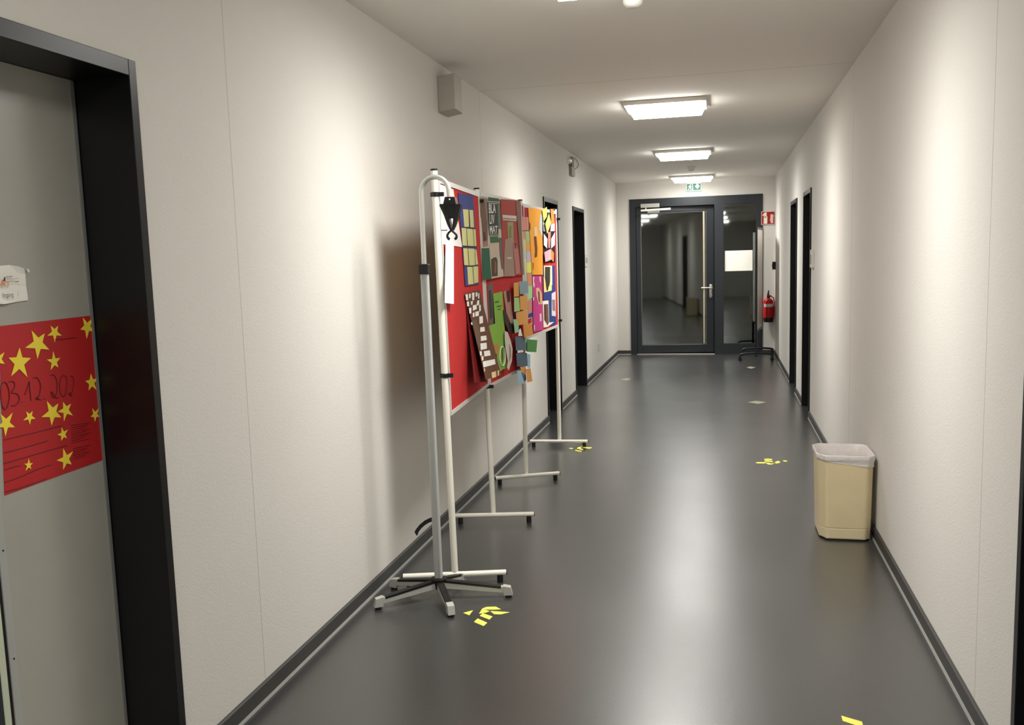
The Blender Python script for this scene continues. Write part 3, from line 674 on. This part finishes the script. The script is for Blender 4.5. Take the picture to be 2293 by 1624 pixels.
k([(670,915),(712,910),(712,1010),(690,1010)], (120, 50, 38), d=0.003); k([(700,235),(775,230),(836,1432),(800,1436)], (126, 96, 80)); k([(560,1150),(630,1150),(640,1180),(560,1180)], (200, 190, 176), d=0.003)
s = sheet('grey_photo_strip', 1, c5([(452, 130), (518, 62), (560, 660), (472, 672)]), O1, (104, 98, 92), 'narrow grey photo strip beneath the collage poster, beside the second post', 'photo')
pat(s, 1, c5([(470, 200), (500, 180), (520, 560), (485, 600)]), O1, (66, 60, 58), 'photo_patch')
grn = lambda z: O1+0.002+0.04*max(0, 1.3-z)
s = sheet('green_poster', 1, c5([(528, 236), (655, 205), (722, 1280), (600, 1310)]), grn, (132, 176, 66), 'bright green poster with handwriting, low on the second board', 'poster')
k = lambda pts, rgb, nm='paper_patch', d=0.0015: pat(s, 1, c5(pts), grn, rgb, nm, d)
k([(470,680),(560,655),(640,900),(600,1060),(530,960),(475,830)], (132, 176, 66), 'green_flap', 0.001); k([(535,950),(600,930),(610,1090),(560,1075)], (188, 134, 70)); k([(575,1080),(640,1100),(650,1310),(608,1330)], (132, 176, 66), d=0.001)
for q in ([(555,350),(605,340),(608,352),(560,362)], [(582,410),(650,400),(650,409),(584,420)], [(590,455),(635,445),(636,454),(592,464)]): k(q, M_ink, 'ink_mark', 0.0022)
bm = B(); pts = [(658+38*math.sin(a), 1110-135*math.cos(a)) for a in [j*2*math.pi/24 for j in range(25)]]; P = [at(1, *c5([p])[0], lambda z: grn(z)+0.003) for p in pts]; tube(bm, P, 0.003, 6); obj('white_loop', bm, paper((236, 234, 224)), s)
k([(648,1000),(660,1000),(668,1150),(658,1210),(650,1120)], (70, 90, 40), 'dark_mark', 0.0022)
pk = lambda z: O1+0.004+0.05*max(0, 1.3-z)
s = sheet('pink_photo_collage', 1, c5([(672, 206), (758, 180), (826, 780), (752, 785)]), pk, (176, 130, 116), 'pink and dark brown photo collage right of the bright green poster', 'photo')
k = lambda pts, rgb, nm='photo_patch', d=0.0015: pat(s, 1, c5(pts), pk, rgb, nm, d)
k([(712,200),(758,182),(765,340),(735,360),(720,280)], (64, 20, 20)); k([(670,460),(700,470),(770,640),(826,780),(752,785),(690,640)], (62, 40, 32)); k([(745,640),(800,660),(825,785),(770,780)], (26, 14, 14), d=0.0025)
wv = lambda z: O1+0.006+0.06*max(0, 1.3-z)
o = obj('white_cutout', poly_bm(1, c5([(690,760),(730,775),(775,900),(798,1010),(790,1180),(765,1250),(745,1312),(722,1270),(735,1180),(700,1000),(690,880)]), wv), paper((206, 196, 184)))
tag(o, 'wavy white paper cut-out at the lower right of the green poster', 'paper cut-out', 'papers pinned on the red boards')
pat(o, 1, c5([(752,940),(775,1000),(780,1120),(755,1190),(758,1060)]), wv, (150, 128, 110), 'photo_patch')

# board 3 -------------------------------------------------
s = sheet('blue_card_strip', 1, c5([(752, 92), (812, 84), (842, 580), (790, 575)]), O1, (52, 60, 116), 'narrow blue card strip at the right end of the second board', 'card')
s = sheet('note_chart', 2, c4([(797, 490), (912, 490), (978, 2270), (842, 2300)]), O1, (186, 190, 170), 'tall chart of pastel sticky notes on the left of the third board', 'note chart')
k = lambda pts, rgb, nm='sticky_note', cc=c4: pat(s, 2, cc(pts), O1, rgb, nm)
k([(800,492),(866,492),(872,706),(812,706)], (208, 134, 120)); k([(872,492),(930,494),(934,700),(878,704)], (212, 138, 124)); k([(812,712),(930,706),(930,716),(815,724)], M_ink, 'ink_line')
k([(820,728),(864,728),(872,850),(826,850)], (206, 148, 96)); k([(868,738),(940,732),(942,902),(876,904)], (166, 196, 138)); k([(826,860),(866,860),(872,1000),(830,1000)], (216, 196, 130))
k([(876,910),(946,908),(948,1052),(880,1056)], (222, 158, 88)); k([(830,1010),(868,1010),(874,1170),(842,1170)], (180, 206, 178)); k([(882,1060),(952,1056),(956,1228),(884,1232)], (200, 178, 196))
k([(842,1180),(872,1180),(878,1400),(852,1400)], (214, 210, 178)); k([(882,1238),(958,1230),(962,1408),(886,1412)], (226, 222, 96)); k([(884,1420),(966,1412),(972,1624),(900,1650)], (214, 144, 110))
k([(1015,132),(1080,122),(1074,300),(1012,312)], (166, 214, 150), cc=c5); k([(1012,335),(1072,312),(1072,490),(1016,522)], (204, 136, 118), cc=c5); k([(1018,525),(1085,492),(1086,556),(1020,575)], (52, 56, 120), cc=c5); k([(1018,596),(1066,572),(1066,640),(1018,660)], (190, 28, 30), cc=c5)
s = sheet('red_card', 2, c4([(797, 302), (908, 326), (906, 486), (802, 486)]), O1+0.001, (150, 10, 14), 'small dark red card at the top left corner of the third board', 'card')
s = sheet('orange_poster', 2, c4([(906, 328), (1136, 366), (1150, 1440), (975, 1446)]), O1+0.0045, (240, 162, 48), 'bright orange poster with a brown figure, upper half of the third board', 'poster')
k = lambda pts, rgb, nm='photo_patch', d=0.0015: pat(s, 2, c4(pts), O1+0.0045, rgb, nm, d)
k([(1000,650),(1050,660),(1058,820),(1010,820)], (224, 196, 150)); k([(1005,815),(1040,800),(1058,1000),(1055,1140),(1015,1160),(1025,1050)], (110, 58, 30), d=0.0022); k([(1112,400),(1138,470),(1140,830),(1088,690),(1090,560)], (196, 204, 206)); k([(925,570),(945,600),(945,700),(928,690)], (130, 80, 30)); k([(978,1240),(1000,1250),(1000,1360),(985,1350)], (170, 110, 60))
s = sheet('magenta_poster', 2, c5([(1078, -10), (1198, -14), (1226, 738), (1090, 782)]), O1+0.0045, (196, 60, 132), 'magenta poster with cut-out figure, beneath the bright orange poster', 'poster')
k = lambda pts, rgb, nm='photo_patch', d=0.0015: pat(s, 2, c5(pts), O1+0.0045, rgb, nm, d)
k([(1082,0),(1104,0),(1098,60),(1110,110),(1100,160),(1085,120)], (226, 206, 210)); k([(1125,160),(1165,150),(1208,230),(1215,380),(1165,390),(1130,260)], (222, 172, 138)); k([(1155,200),(1178,210),(1185,370),(1160,330)], (112, 76, 60), d=0.0022)
k([(1178,520),(1200,510),(1205,610),(1182,630)], (228, 200, 212)); k([(1095,680),(1110,675),(1112,745),(1098,750)], (226, 190, 206)); k([(1172,0),(1194,0),(1192,100),(1178,60)], (220, 190, 200)); k([(1085,290),(1100,286),(1100,330),(1087,336)], (226, 206, 210))
s = sheet('black_collage_sheet', 2, c4([(1142, 372), (1345, 345), (1352, 1240), (1165, 1240)]), O1, (30, 18, 22), 'black sheet under a cluster of folded coloured notes, top right of the third board', 'paper sheet')
def fold(name, pts, rgb, label, tip=0.02, cc=c4):
    o = obj(name, poly_bm(2, cc(pts), O1+tip), paper(rgb)); tag(o, label, 'folded note', 'folded notes at the top right of the third board'); return o
fold('folded_note', [(1140,380),(1215,318),(1216,480),(1160,562)], (244, 240, 104), 'upper yellow folded note on the black sheet, leftmost of the cluster', 0.012)
fold('folded_note', [(1252,430),(1286,590),(1220,762),(1190,600)], (244, 242, 120), 'lower pointed yellow note on the black sheet', 0.018)
fold('folded_note', [(1276,352),(1325,360),(1342,592),(1290,606)], (232, 130, 60), 'upper orange note at the top right of the black sheet', 0.008)
fold('folded_note', [(1150,560),(1188,600),(1215,740),(1160,720)], (214, 206, 214), 'pale lilac note left of the pointed yellow note', 0.006)
fold('folded_note', [(1286,600),(1345,592),(1345,720),(1270,725)], (206, 190, 204), 'pale lilac note right of the pointed yellow note', 0.006)
fold('folded_note', [(1165,765),(1225,850),(1220,1010),(1165,950)], (240, 236, 226), 'white note on the left of the narrow salmon strip', 0.009)
fold('folded_note', [(1232,735),(1280,735),(1268,1000),(1240,1000)], (226, 128, 118), 'narrow salmon strip in the middle of the black sheet', 0.007)
fold('folded_note', [(1285,850),(1348,740),(1346,950),(1285,1010)], (190, 210, 220), 'pale blue note on the right of the narrow salmon strip', 0.009)
fold('folded_note', [(1172,1070),(1280,1016),(1290,1190),(1190,1232)], (236, 170, 180), 'pink face of the lowest folded note above the yellow picture', 0.016)
fold('folded_note', [(1282,1016),(1332,1082),(1326,1232),(1290,1190)], (238, 130, 60), 'orange face of the lowest folded note above the yellow picture', 0.010)
s = sheet('blue_poster', 2, c4([(1150, 1290), (1348, 1290), (1366, 2266), (1163, 2317)]), O1+0.0008, (40, 58, 122), 'dark blue poster with photos along the right edge of the third board', 'poster')
k = lambda pts, rgb, nm='photo_patch', d=0.0015, cc=c5: pat(s, 2, cc(pts), O1+0.0008, rgb, nm, d)
k([(1166,1292),(1300,1292),(1304,1610),(1172,1600)], (238, 226, 180), cc=c4); k([(1233,0),(1348,0),(1346,192),(1240,220)], (236, 218, 140)); k([(1186,1312),(1270,1312),(1268,1560),(1250,1640),(1210,1620),(1184,1500)], (58, 50, 40), cc=c4, d=0.0025)
k([(1250,0),(1325,0),(1310,80),(1295,190),(1275,190),(1262,80)], (52, 40, 30), d=0.0025)
k([(1218,340),(1300,330),(1312,640),(1378,632),(1290,702),(1232,712)], (238, 226, 214)); k([(1236,385),(1296,380),(1308,640),(1290,680),(1240,600)], (116, 82, 60), d=0.0025); k([(1250,400),(1262,400),(1270,620),(1258,620)], (60, 36, 26), d=0.003)
k([(1345,235),(1400,205),(1402,555),(1346,545)], (206, 200, 206)); k([(1352,320),(1392,320),(1396,480),(1360,470)], (140, 116, 116), d=0.0025)
# chain of paper notes hanging in front of the gap between boards 2 and 3
chain = thing('paper_note_chain', at(2, 1178, 850, 0.04), 'hanging chain of orange, slate and green notes dangling past the bottom of the boards', 'paper chain')
ch = lambda z: O1+0.02+0.03*max(0, 1.3-z)
cn = [((214,152,74), [(815,85),(885,75),(890,275),(818,280)]), ((134,154,160), [(890,65),(1015,60),(1020,230),(902,246)]), ((158,200,134), [(820,290),(890,290),(900,480),(825,490)]), ((216,154,80), [(900,270),(1000,264),(1010,460),(905,466)]),
      ((218,156,84), [(845,500),(1000,462),(1015,650),(860,686)]), ((150,196,150), [(810,596),(855,594),(885,700),(885,770),(832,790)]), ((214,146,66), [(945,670),(1070,652),(1086,810),(965,850)]), ((88,106,118), [(835,832),(992,860),(996,1025),(846,1032)]),
      ((176,206,176), [(976,862),(1002,866),(1002,1046),(980,1030)]), ((80,136,70), [(1003,872),(1146,886),(1130,1056),(1003,1050)]), ((84,102,116), [(850,1072),(1000,1066),(1010,1250),(866,1256)]), ((156,186,202), [(1006,1080),(1046,1090),(1046,1270),(1010,1276)]),
      ((218,156,84), [(902,1258),(986,1262),(980,1366),(930,1340)]), ((222,158,84), [(986,1292),(1050,1278),(1076,1460),(1006,1480)]), ((156,190,208), [(860,1312),(912,1310),(966,1490),(880,1502)]), ((84,106,130), [(930,1368),(982,1370),(992,1440),(965,1470)]),
      ((226,226,222), [(870,1030),(950,1022),(950,1056),(870,1066)]), ((232,228,220), [(890,745),(910,720),(938,830),(880,828)])]
for j, (rgb, q) in enumerate(cn):
    dd = 0.0012*(j % 3) + (0.012 if j in (9, 6, 13) else 0)
    obj('paper_note', poly_bm(2, c5(q), (lambda z, dd=dd: ch(z)+dd), th=0.001), paper(rgb), chain)
bm = B(); tube(bm, [at(2, *c5([p])[0], lambda z: ch(z)-0.0025) for p in ((930, 70), (925, 300), (935, 600), (930, 900), (932, 1200), (925, 1440))], 0.0015, 6); obj('hanging_string', bm, M_ink, chain)

# ---------------------------------------------------------------- map stand
hx, hy = -1.192, 3.475
t = thing('map_stand', (hx, hy, 0), 'aluminium map stand with star foot and black hanging clip, in front of the pinboards', 'map stand')
LN = -0.006
bm = B(); z0, z1 = 0.07, 1.42
bar(bm, (hx, hy, z0), (hx+LN*1.35, hy, z1), 0.032, 0.026, upv=(0, 1, 0))
bmesh.ops.bevel(bm, geom=list(bm.edges), offset=0.004, segments=2, affect='EDGES', profile=0.5)
lt = obj('lower_tube', bm, mat('grey_anodised', (178, 181, 179), 0.4, metal=0.15), t)
bm = B()
for s_ in (-1, 1): bar(bm, (hx+s_*0.0085, hy-0.0135, z0+0.01), (hx+s_*0.0085+LN*1.35, hy-0.0135, z1-0.01), 0.004, 0.002, upv=(0, 1, 0))
obj('tube_rib', bm, M_alu, lt)
bm = B(); xt = hx+LN*1.4; box(bm, (xt-0.021, hy-0.019, 1.405), (xt+0.021, hy+0.019, 1.448), 0.004); obj('collar', bm, M_black, t)
R = 0.0595; zc = 1.742
path = [(xt, hy, 1.43), (xt, hy, zc-0.05), (xt, hy, zc)]+[(xt+R-R*math.cos(a), hy, zc+R*math.sin(a)) for a in [j*math.pi/14 for j in range(1, 15)]]+[(xt+2*R+0.001, hy, zc-0.02), (xt+2*R+0.002, hy, zc-0.04)]
bm = B(); tube(bm, path, 0.0105, 14); obj('curved_tube', bm, mat('satin_chrome', (205, 206, 200), 0.3, metal=0.6), t, smooth=True)
def MS(px, py, dy=0.0): return on_y(px, py, hy+dy)
c8 = scaler(930, 370, 8.546)
def ms_poly(bm, pts, y0_, th): return prism(bm, [on_y(*p, hy+y0_) for p in c8(pts)], (0, th, 0))
bm = B(); ms_poly(bm, [(565,605),(745,605),(778,745),(530,745)], -0.016, 0.032); cp = obj('hanger_clip', bm, M_black, t)
bm = B(); cyl(bm, on_y(*c8([(655,652)])[0], hy-0.016), on_y(*c8([(655,652)])[0], hy-0.019), 0.0032); obj('rivet', bm, M_white, cp)
M_clip = mat('black_clip_plastic', (20, 20, 22), 0.3)
bm = B(); ms_poly(bm, [(500,742),(820,740),(760,1000),(720,1018),(620,1018),(590,980)], -0.010, 0.02); obj('clip_body', bm, M_clip, t)
bm = B(); ms_poly(bm, [(455,762),(480,740),(530,745),(560,820),(640,1010),(690,1215),(712,1250),(672,1268),(610,1140),(545,960)], -0.014, 0.028); obj('clip_arm', bm, M_black, t)
bm = B(); ms_poly(bm, [(868,750),(840,738),(790,745),(770,850),(725,1010),(705,1200),(672,1240),(700,1262),(750,1160),(820,960)], -0.013, 0.026); obj('clip_arm', bm, M_black, t)
for pts in ([(685,1255),(640,1290),(612,1340),(614,1375),(632,1405),(655,1418)], [(705,1262),(750,1300),(785,1335),(790,1370),(778,1400),(755,1416)]):
    bm = B(); tube(bm, [on_y(*p, hy) for p in c8(pts)], 0.0055, 8, rs=[.004, .0045, .005, .0055, .006, .006]); obj('clip_jaw', bm, M_black, t, smooth=True)
# cord hook on the tube
c6 = scaler(800, 1120, 5.414)
bm = B(); hp = [(905,215),(870,225),(810,255),(755,300),(715,350),(694,385),(705,410),(722,435),(735,395),(770,350),(820,305),(870,275),(905,262)]
prism(bm, [on_y(*p, hy+0.004) for p in c6(hp)], (0, 0.012, 0)); obj('cord_hook', bm, M_black, t)
# star foot
bm = B(); lathe(bm, (hx, hy, 0), [(0.020, 0.045), (0.024, 0.05), (0.026, 0.082), (0.034, 0.086), (0.034, 0.092), (0.02, 0.095)], 20); obj('hub', bm, M_black, t)
for ang, L in ((12, 0.315), (76, 0.21), (163, 0.262), (215, 0.285), (301, 0.222)):
    a = math.radians(ang); d = Vector((math.cos(a), math.sin(a), 0)); P = Vector((hx, hy, 0))
    p0 = P+d*0.022+Vector((0, 0, 0.066)); p1 = P+d*(L-0.03)+Vector((0, 0, 0.036)); up = (p1-p0).normalized(); sd = d.cross(Vector((0,0,1)))
    bm = B(); bar(bm, p0, p1, 0.026, 0.034, 0.024, 0.024); lg = obj('leg', bm, mat('leg_aluminium', (186, 186, 178), 0.4, metal=0.25), t)
    q0, q1 = p0+Vector((0, 0, 0.0178)), p1+Vector((0, 0, 0.0128)); bm = B(); bar(bm, q0-Vector((0,0,0.004)), q1-(q1-q0)*0.06-Vector((0,0,0.004)), 0.0275, 0.0105, 0.0255, 0.009); obj('black_inlay', bm, M_black, lg)
    bm = B(); e = P+d*L
    prism(bm, [e+sd*0.0145-d*0.034+Vector((0,0,0.012)), e+sd*0.0145+Vector((0,0,0.012))+d*0.004, e+sd*0.0145-d*0.004+Vector((0,0,0.047)), e+sd*0.0145-d*0.036+Vector((0,0,0.053))], -sd*0.029); obj('end_cap', bm, mat('grey_end_cap', (176, 176, 168), 0.35), lg)
    bm = B(); cyl(bm, e-d*0.014, e-d*0.014+Vector((0, 0, 0.013)), 0.0145, seg=14); obj('glider', bm, M_black, lg)

# ---------------------------------------------------------------- poster and sheet on the near left door
PX = LX+0.0012
t = thing('red_star_poster', (LX, 1.885, 0.92), 'red poster with yellow stars and a handwritten date, taped to the near left door', 'poster')
bm = B(); prism(bm, [(LX+0.0006, 1.727, 1.332), (LX+0.0006, 2.040, 1.336), (LX+0.0006, 2.043, 0.936), (LX+0.0006, 1.695, 0.929)], (0.0008, 0, 0)); obj('poster_sheet', bm, mat('red_poster_card', (184, 34, 36), 0.5), t)
# stars: centre (picture), height in picture, tilt in degrees
M_star = mat('yellow_star_paper', (246, 222, 66), 0.55)
for (cx, cyy, hh, rot) in ((85,770,64,190), (43,812,68,8), (122,745,38,185), (195,733,46,190), (121,810,38,0), (205,857,40,0), (-4,806,42,-20), (117,925,56,192), (147,919,42,200), (213,929,30,190), (66,934,32,185), (13,949,50,190), (141,973,30,-8), (147,1029,46,-10), (64,1042,24,8)):
    c = on_x(cx, cyy, PX+0.001); r = hh/(FPX/(c-EYE).dot(FWD))/1.85; bm = B(); pts = []
    for j in range(10):
        a = math.radians(rot+j*36); rr = r*(1+0.12*math.sin(cx+j*2.3)) if j % 2 == 0 else r*0.39
        pts.append(c+Vector((0, math.sin(a)*rr, math.cos(a)*rr)))
    prism(bm, pts, (0.0008, 0, 0)); obj('paper_star', bm, M_star, t)
M_pen = mat('dark_red_pen', (104, 14, 20), 0.6)
c7 = scaler(0, 820, 5.412)
def pen(strokes, r, name='handwriting'):
    for st in strokes:
        bm = B(); P = [on_x(*p, PX+0.0012) for p in c7(st)]
        if len(P) > 2:     # smooth
            Q = []
            for j in range(len(P)-1):
                pm, p_, pn, pq = P[max(j-1, 0)], P[j], P[j+1], P[min(j+2, len(P)-1)]
                for s_ in range(4):
                    u = s_/4; Q.append(0.5*((2*p_)+(pn-pm)*u+(2*pm-5*p_+4*pn-pq)*u*u+(3*p_-pm-3*pn+pq)*u**3))
            P = Q+[P[-1]]
        tube(bm, P, r, 6); obj(name, bm, M_pen, t)
pen([[(55,195),(20,215),(5,300),(8,400),(35,500),(65,522),(95,480),(115,380),(105,280),(75,205),(50,195)],
     [(108,190),(150,185),(178,215),(172,270),(140,320),(205,335),(235,390),(215,450),(175,478),(140,480)],
     [(262,440),(275,432)],
     [(300,350),(335,260),(355,185),(362,270),(378,420)],
     [(398,150),(430,135),(465,160),(492,230),(482,330),(455,400),(435,395),(450,375),(475,405),(505,408)],
     [(530,402),(545,396)],
     [(612,115),(645,105),(680,150),(692,230),(685,330),(655,385),(625,350),(622,310),(650,340),(680,385),(715,380)],
     [(760,120),(735,150),(722,240),(735,330),(765,372),(795,330),(812,220),(800,130),(765,115)],
     [(850,120),(880,130),(895,180),(885,280),(860,355),(835,340),(850,325),(875,368)]], 0.0011)
pen([[(50,892),(320,828),(500,785),(745,722)], [(45,1052),(300,985),(575,905)], [(45,1180),(320,1100),(600,1020),(815,962)], [(55,1262),(150,1225),(250,1205)], [(55,1410),(250,1340),(440,1255),(620,1195)], [(60,1525),(250,1475),(420,1415),(570,1360)], [(350,-10),(460,-4),(600,-20)][:0] or [(660,-322),(750,-325),(920,-345)]], 0.0009, 'ruled_line')
pen([[(865+j%2*6, 720+j*27), (960, 703+j*26), (1100-(j*37 % 90), 690+j*24)] for j in range(9)]+[[(890, 1000+j*27), (960, 985+j*26), (1090-(j*29 % 80), 965+j*24)] for j in range(6)], 0.0006, 'small_handwriting')

t = thing('door_notice', (LX, 1.785, 1.385), 'crumpled white paper notice with orange logo, above the red poster on the near left door', 'paper notice')
bm = B(); L3 = lambda px, py, d=0.003: on_x(px, py, LX+d)
cz = scaler(0, 580, 13.54)
rowsN = [[(-250,150,.006), (0,205,.007), (280,182,.010), (560,225,.012), (745,290,.010)], [(-250,400,.006), (20,430,.006), (280,420,.009), (540,430,.007), (770,460,.004)],
         [(-245,800,.004), (15,800,.005), (280,800,.006), (540,800,.004), (795,830,.003)], [(-235,1150,.003), (30,1100,.005), (290,1100,.005), (560,1080,.004), (835,1090,.003)],
         [(-225,1360,.002), (140,1370,.010), (330,1335,.004), (590,1290,.003), (850,1255,.003)]]
F = [[bm.verts.new(L3(*cz([(x, y)])[0], d)) for x, y, d in r] for r in rowsN]
for a, b in zip(F, F[1:]):
    for k_ in range(4): bm.faces.new((a[k_], a[k_+1], b[k_+1], b[k_]))
r_ = bmesh.ops.extrude_face_region(bm, geom=list(bm.faces)); bmesh.ops.translate(bm, verts=[v for v in r_['geom'] if isinstance(v, bmesh.types.BMVert)], vec=(-0.0006, 0, 0))
obj('paper_sheet', bm, paper((236, 234, 224)), t)
bm = B(); prism(bm, [L3(*p, 0.0022) for p in cz([(760,290),(835,325),(862,370),(838,425),(800,360)])], (0.004, 0, 0)); obj('curled_corner', bm, paper((240, 238, 228)), t)
bm = B(); prism(bm, [L3(*p, 0.0125) for p in cz([(140,545),(165,560),(150,605),(168,660),(130,672),(95,655),(112,590)])], (0.0006, 0, 0)); obj('logo_flame', bm, mat('logo_dark_red', (110, 24, 28), .6), t)
for pts, nm in (([(60,650),(100,655),(110,700),(60,700),(30,680)], 'logo_patch'),):
    bm = B(); prism(bm, [L3(*p, 0.0115) for p in cz(pts)], (0.0006, 0, 0)); obj(nm, bm, mat('logo_rose', (206, 120, 104), .6), t)
for cx_, cy_, r0 in ((195, 755, 58), (60, 765, 45)):
    bm = B(); P = [L3(*cz([(cx_+r0*math.cos(a), cy_+r0*1.1*math.sin(a))])[0], 0.0105) for a in [j*2*math.pi/18 for j in range(19)]]; tube(bm, P, 0.0009, 6); obj('logo_ring', bm, mat('logo_orange', (224, 150, 84), .6), t)
def dtext(s, p, q, cap, col, nm='lettering'):
    a = L3(*cz([p])[0], 0.0125); b = L3(*cz([q])[0], 0.0125); text(nm, s, a, b-a, (0, 0, 1), cap, mat(nm+col, {'g': (110, 108, 104), 'r': (196, 150, 138), 'k': (70, 70, 68)}[col], .7), t, xs=(b-a).length/(cap*len(s)*0.80))
for (ax, ay), (bx_, by), col in (((185,545),(260,538),'g'), ((275,536),(375,528),'g'), ((235,635),(330,622),'r'), ((345,620),(440,608),'r'), ((455,606),(550,594),'r'), ((470,712),(515,690),'g'), ((525,690),(570,684),'g')):
    bm = B(); prism(bm, [L3(*p, 0.0125) for p in cz([(ax, ay-14), (bx_, by-14), (bx_, by+14), (ax, ay+14)])], (0.0004, 0, 0)); obj('small_print', bm, mat('small_print_'+col, {'g': (150, 148, 144), 'r': (222, 190, 180)}[col], .7), t)
dtext('hrgang', (75, 1160), (500, 1130), 0.0105, 'k'); dtext('I', (540, 1120), (580, 1115), 0.0125, 'k')

# ---------------------------------------------------------------- tape arrows on the floor
def marker(cc, polys, label, m=M_tape, ox=0, oy=0, grp='tape marks on the floor'):
    P = [[on_z(*p, 0.0) for p in cc(pl)] for pl in polys]; base_ = P[0][0]
    t = thing('floor_tape_mark', (base_.x, base_.y, 0), label, 'tape mark', grp)
    for q in P: bm = B(); prism(bm, [Vector((v.x, v.y, 0.0001)) for v in q], (0, 0, 0.0008)); obj('tape_piece', bm, m, t)
marker(c6, [[(1285,1370),(1405,1338),(1358,1400)], [(1475,1380),(1515,1320),(1605,1350),(1560,1368)], [(1512,1318),(1570,1298),(1680,1295),(1745,1328),(1640,1332),(1560,1330)], [(1610,1348),(1700,1352),(1850,1362),(1740,1388),(1660,1386)], [(1520,1374),(1640,1414),(1602,1452),(1484,1406)], [(1460,1438),(1576,1490),(1532,1530),(1414,1480)]],
       'largest yellow tape arrow on floor, beside the star foot of the map stand')
ca = scaler(1240, 970, 19.11)
marker(ca, [[(635,660),(740,635),(850,660),(750,692)], [(985,680),(1030,610),(1160,580),(1180,650),(1130,685)], [(1110,580),(1290,560),(1400,590),(1310,640),(1200,605)], [(1310,640),(1400,610),(1640,615),(1600,660),(1480,672)], [(1110,672),(1275,692),(1225,730),(1100,708)], [(920,722),(1205,775),(1165,806),(925,765)]],
       'yellow tape arrow on floor beside the foot of the last pinboard post')
cb = scaler(1660, 1000, 16.38)
marker(cb, [[(515,600),(600,575),(900,580),(860,628),(600,626)], [(860,600),(1000,600),(1100,632),(1230,610),(1130,665),(1000,670)], [(838,460),(960,450),(1130,462),(1128,510),(960,505),(840,495)], [(848,520),(950,515),(1160,545),(1155,582),(1000,570),(860,560)], [(1225,590),(1280,550),(1380,535),(1430,575),(1400,610),(1270,632)], [(1520,515),(1620,512),(1715,545),(1620,565),(1540,550)]],
       'yellow tape arrow on right half of floor, between the waste bin and the far doors')
marker(scaler(1700, 1200, 3.83), [[(703,1545),(882,1597),(896,1650),(716,1590)]], 'single yellow tape strip at the bottom edge of view on the right')
idn = lambda p: p
marker(idn, [[(1674,901),(1692,898),(1716,901),(1698,905)]], 'small faint worn tape mark near the two right-hand doorways', M_faint)
marker(idn, [[(1671,823),(1680,821),(1692,823),(1682,826)]], 'tiny faint worn tape mark in front of the mobile whiteboard', M_faint)
marker(idn, [[(1390,850),(1402,847),(1414,849),(1402,853)]], 'faint worn tape mark on left of floor before the far glazed door', M_faint)

for o in bpy.data.objects:
    if '_o' in o: del o['_o']
